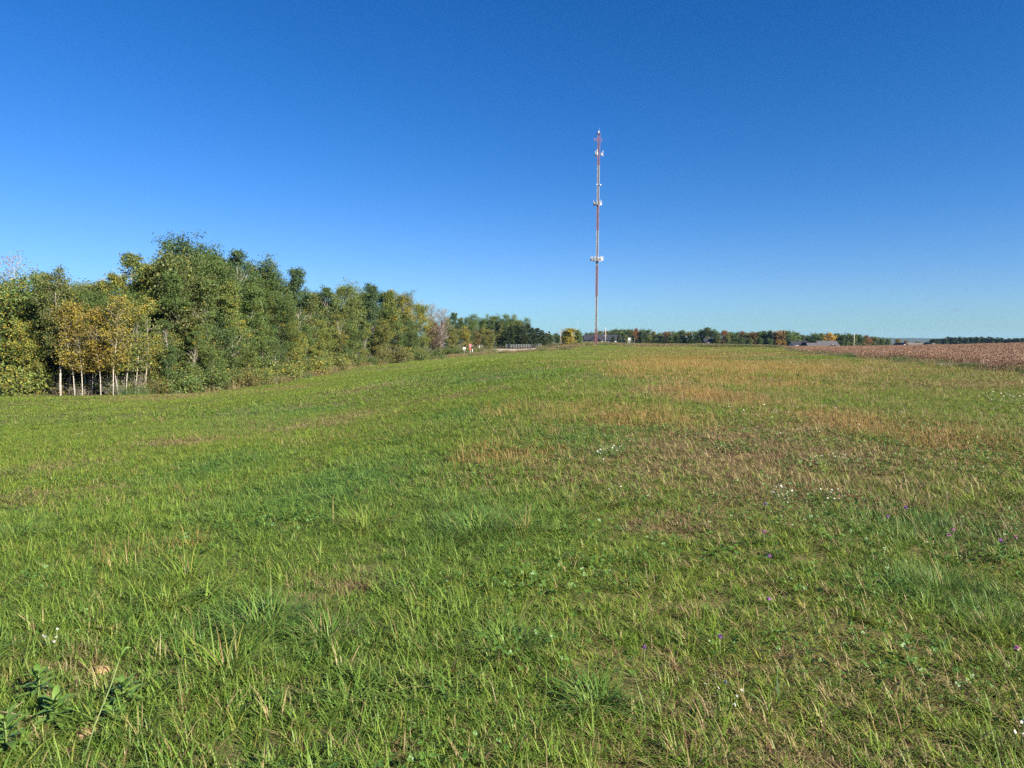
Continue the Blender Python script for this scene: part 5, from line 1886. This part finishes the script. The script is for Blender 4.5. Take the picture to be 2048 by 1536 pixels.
def herb(px, py, h, leaf, count, label, seed):
    h, leaf, count = h * 1.0, leaf * 0.85, count + 6
    x, y, z = on_ground(px, py)
    rng = np.random.default_rng(seed)
    o = thing('broadleaf_weed', label, 'weed', (x, y, z), rng.random() * 6.28, 'leafy weeds in the lower left foreground')
    m = MB()
    m.tube([(0, 0, -0.02), (0.004, 0.003, h * 0.6), (0.006, 0.0, h)], [0.0035, 0.003, 0.002], 6)
    m.build('stem', M['herb_stem'], o, True)
    for i in range(count):
        t = i / count
        V, F = lance_leaf(leaf * (1.0 - 0.45 * t) * rng.uniform(0.85, 1.1), leaf * 0.11, 0.10 + 0.85 * t + rng.normal(0, 0.08), i * 2.4 + rng.normal(0, 0.2), h * (0.25 + 0.75 * t), rng)
        q = MB()
        q.poly(V, F)
        q.build('leaf', M['herb_leaf'], o, True)


t = NT('herb_leaf')
oi = t.node('ShaderNodeObjectInfo')
M['herb_leaf'] = t.surface(t.mix(oi.outputs['Random'], (0.075, 0.145, 0.025), (0.125, 0.205, 0.04)), 0.42, 0.4, 0.22)
M['herb_stem'] = plain('herb_stem', (0.12, 0.16, 0.05), 0.6, 0.2, 30)
M['straw'] = plain('straw', (0.26, 0.20, 0.11), 0.8, 0.25, 30)
herb(78, 1412, 0.13, 0.13, 13, 'leafy weed with long pointed leaves, topmost of the pair in the lower left corner', 31)
herb(112, 1462, 0.12, 0.14, 13, 'leafy weed with drooping pointed leaves, lower of the pair in the corner', 32)
herb(250, 1428, 0.12, 0.13, 12, 'leafy weed with pointed leaves beside the bare soil patch, lower left', 33)
herb(225, 1468, 0.08, 0.08, 12, 'small bushy weed just below the one by the bare soil', 34)
herb(357, 1402, 0.07, 0.07, 9, 'small star-shaped weed right of the bare soil patch', 35)
herb(548, 1418, 0.07, 0.08, 9, 'lone star-shaped weed in the grass, bottom left of centre', 36)
herb(15, 1520, 0.14, 0.14, 12, 'dark leafy weed cut by the left bottom corner', 37)
herb(2000, 1135, 0.16, 0.12, 14, 'greyish leafy weed at the right border', 38)

# the seed stalk and the dead twig, lower left
x, y, z = on_ground(165, 1532)
o = thing('seed_stalk', 'single thick green stalk leaning over the bare soil, lower left', 'stalk', (x, y, z))
m = MB()
m.tube([(0, 0, 0), (0.02, 0.05, 0.12), (0.045, 0.12, 0.24), (0.06, 0.16, 0.33)], [0.0035, 0.003, 0.0028, 0.002], 6)
m.build('stem', M['herb_stem'], o, True)
m = MB()
m.tube([(0.06, 0.16, 0.33), (0.066, 0.17, 0.35), (0.075, 0.178, 0.362), (0.09, 0.185, 0.36)], [0.003, 0.006, 0.0055, 0.002], 7)
m.build('seed_head', M['herb_leaf'], o, True)
x, y, z = on_ground(40, 1462)
o = link('dead_twig', None)
bpy.data.objects.remove(o)
m = MB()
m.tube([(-0.14, 0.03, 0.05), (-0.05, 0.01, 0.055), (0.03, -0.005, 0.05), (0.11, 0.0, 0.045)], [0.0035, 0.003, 0.0025, 0.0015], 6)
m.tube([(-0.05, 0.01, 0.055), (-0.02, 0.05, 0.08)], [0.0025, 0.0012], 5)
o = m.build('dead_twig', M['straw'], None, True)
o.location = (x, y, z)
tag(o, 'dead straw-coloured twig lying in the grass at the left border', 'twig')

# flowers
FLG = 'purple flowers dotted over the right foreground'


def flower(px, py, mat, label, h=0.16, r_=0.014):
    x, y, z = on_ground(px, py + 14)
    rng = np.random.default_rng(int(px * 7 + py))
    o = thing('flower', label, 'flower', (x, y, z), 0, FLG)
    m = MB()
    m.tube([(0, 0, 0), (0.006, 0.004, h * 0.5), (0.004, -0.002, h)], [0.0022, 0.002, 0.0018], 5)
    m.build('stem', M['herb_stem'], o, True)
    n = 26
    N = unit(rng.normal(0, 0.55, (n, 3)) + [0, 0, 0.8])
    C = np.array([0.004, -0.002, h]) + N * r_ * 0.7
    V, F = quad_leaves(C, np.full(n, r_ * 1.25), rng, 0.0, 0.42, N)
    me = np_mesh('flower_head', V, F, [M[mat]], {'rnd': np.repeat(rng.random((n, 3)), 4, 0)})
    link('flower_head', me, o)
    m = MB()
    m.tube([(0.004, -0.002, h - 0.012), (0.004, -0.002, h - 0.004), (0.004, -0.002, h + 0.002)], [0.003, r_ * 0.42, r_ * 0.35], 7)
    m.build('calyx', M['herb_stem'], o, True)


for (px, py, mt, s, lb) in [
    (1529, 1030, 'purple_petal', 1.2, 'purple flower just below the white flower clump'), (1526, 1093, 'pink_petal', 1.2, 'pinkish flower below the purple one under the white clump'),
    (1773, 1059, 'purple_petal', 1.3, 'lone purple flower beside the dark hollow, right half'), (1809, 1037, 'purple_petal', 1.2, 'pale purple flower above right of the dark hollow'),
    (1903, 1088, 'pink_petal', 1.3, 'upper flower of the pink pair on the right'), (1895, 1097, 'pink_petal', 1.3, 'lower flower of the pink pair on the right'),
    (2028, 1104, 'pink_petal', 1.2, 'pink flower touching the right border, above the grey weed'), (1998, 1110, 'purple_petal', 1.3, 'purple flower left of the pink one at the border'),
    (1536, 1143, 'purple_petal', 1.0, 'small purple flower between the two lines of weeds, right of centre'), (1534, 1238, 'purple_petal', 1.1, 'bright purple flower midway down, right of centre'),
    (1437, 1323, 'purple_petal', 1.0, 'purple flower in the lower right, left of the bare spot'), (2028, 1350, 'pink_petal', 1.3, 'large pink flower at the right border, lowest there'),
    (1286, 1344, 'purple_petal', 0.95, 'purple flower on a pale stem, lowest near the centre')]:
    flower(px, py, mt, lb, 0.15, 0.013 * s)


def white_clump(px, py, n, spread, label, seed, r_=0.009, h=0.15):
    x, y, z = on_ground(px, py + 6)
    rng = np.random.default_rng(seed)
    o = thing('white_flower_clump', label, 'flowers', (x, y, z), 0, 'white flower clumps in the field')
    C = np.stack([rng.normal(0, spread, n), rng.normal(0, spread, n), h * (0.5 + 0.7 * rng.random(n))], 1)
    m = MB()
    for c in C[:24]:
        m.tube([(c[0] * 0.3, c[1] * 0.3, 0), (c[0] * 0.8, c[1] * 0.8, c[2] * 0.7), tuple(c)], [0.002, 0.0018, 0.0015], 4, False)
    m.build('stems', M['herb_stem'], o)
    V, F, rn = ngon_leaves(C, unit(rng.normal(0, 0.4, (n, 3)) + [0, -0.3, 1]), r_ * (0.6 + 0.7 * rng.random(n)), rng)
    link('blossoms', np_mesh('blossoms', V, F, [M['white_petal']], {'rnd': rn}), o)


white_clump(1556, 1000, 16, 0.045, 'bright white flower clump right of centre, brightest in the field', 41)
white_clump(1574, 1014, 10, 0.06, 'loose white flowers just right below the brightest clump', 42)
white_clump(1664, 1008, 10, 0.07, 'small white clump between the brightest clump and the bare hole', 43)
white_clump(1222, 910, 22, 0.14, 'line of tiny white flowers in the middle of the field', 44)
white_clump(1200, 924, 8, 0.05, 'small white clump below the line of tiny flowers', 45)
white_clump(1230, 990, 7, 0.05, 'two or three white blooms alone in the middle foreground', 46)
white_clump(108, 1300, 9, 0.035, 'small white daisies in the lower left foreground', 47, 0.007, 0.08)
white_clump(2005, 805, 40, 0.35, 'pale white flowering clump by the right border below the crop', 48, 0.016, 0.3)
white_clump(1680, 930, 16, 0.12, 'sparse white blooms over a dark weed, right of centre', 49)
white_clump(1440, 1430, 8, 0.05, 'few white blooms in the lower right foreground', 50, 0.007)
white_clump(2040, 1515, 5, 0.02, 'white bloom in the bottom right corner', 51, 0.008)
white_clump(158, 866, 10, 0.10, 'bleached white scrap of dead flowers on the left slope', 52, 0.012, 0.08)

# bare soil patches with crumbs
def soil_patch(px, py, rx, ry, label, seed, mat):
    x, y, z = on_ground(px, py)
    rng = np.random.default_rng(seed)
    m = MB()
    n, rings = 18, 4
    vs = [(0, 0, 0.03)]
    for k in range(1, rings + 1):
        for i in range(n):
            a = 6.283 * i / n
            f = k / rings * (0.8 + 0.4 * rng.random())
            vs.append((rx * f * math.cos(a), ry * f * math.sin(a), 0.03 * (1 - (k / rings) ** 2) + rng.normal(0, 0.004) - (0.03 if k == rings else 0)))
    fs = [(0, 1 + i, 1 + (i + 1) % n) for i in range(n)]
    for k in range(rings - 1):
        for i in range(n):
            a, b_ = 1 + k * n + i, 1 + k * n + (i + 1) % n
            fs.append((a, a + n, b_ + n, b_))
    m.poly(vs, fs)
    o = m.build('bare_soil', mat, None, True)
    o.location = (x, y, z)
    tag(o, label, kind='structure')


soilm = NT('bare_soil')
p = soilm.obj_pos()
f1 = soilm.ramp(soilm.noise(60, p, 5, 0.7), 0.3, 0.7)
M['bare_soil'] = soilm.surface(soilm.mix(f1, (0.20, 0.12, 0.06), (0.42, 0.28, 0.16)), 0.95, 0.1, bump=(soilm.noise(90, p, 5, 0.7), 0.8, 0.01))
soil_patch(185, 1468, 0.07, 0.12, 'bare sandy soil patch among the leafy weeds, lower left', 61, M['bare_soil'])
soil_patch(205, 1352, 0.08, 0.04, 'bare sandy soil streak above the leafy weeds', 62, M['bare_soil'])
soil_patch(372, 1280, 0.05, 0.03, 'small bare soil spot left of the large arching tuft', 63, M['bare_soil'])

# one faint scrap of cloud low over the right horizon, far outside the haze
cm = NT('thin_cloud')
_tr = cm.node('ShaderNodeBsdfTransparent')
_df = cm.node('ShaderNodeBsdfDiffuse')
_df.inputs['Color'].default_value = (0.16, 0.22, 0.34, 1)
_mx = cm.node('ShaderNodeMixShader')
_mx.inputs[0].default_value = 0.14
cm.l.new(_tr.outputs[0], _mx.inputs[1])
cm.l.new(_df.outputs[0], _mx.inputs[2])
cm.l.new(_mx.outputs[0], cm.out.inputs['Surface'])
cx_, cy_, cz_ = proj(1912, 619, 11000)
m = MB()
m.tube([(-130, 0, -4), (-80, 10, 0), (-20, 0, 3), (30, -10, 5), (80, 0, 2), (120, 0, 3)], [3, 9, 15, 18, 10, 2], 10)
m.tube([(-60, 5, -10), (-10, 0, -12), (50, 0, -8)], [2, 8, 2], 8)
o = m.build('cloud', cm.m, None, True)
o.location = (cx_, cy_, cz_)
tag(o, 'faint grey wisp of cloud low in the sky on the right', 'cloud')
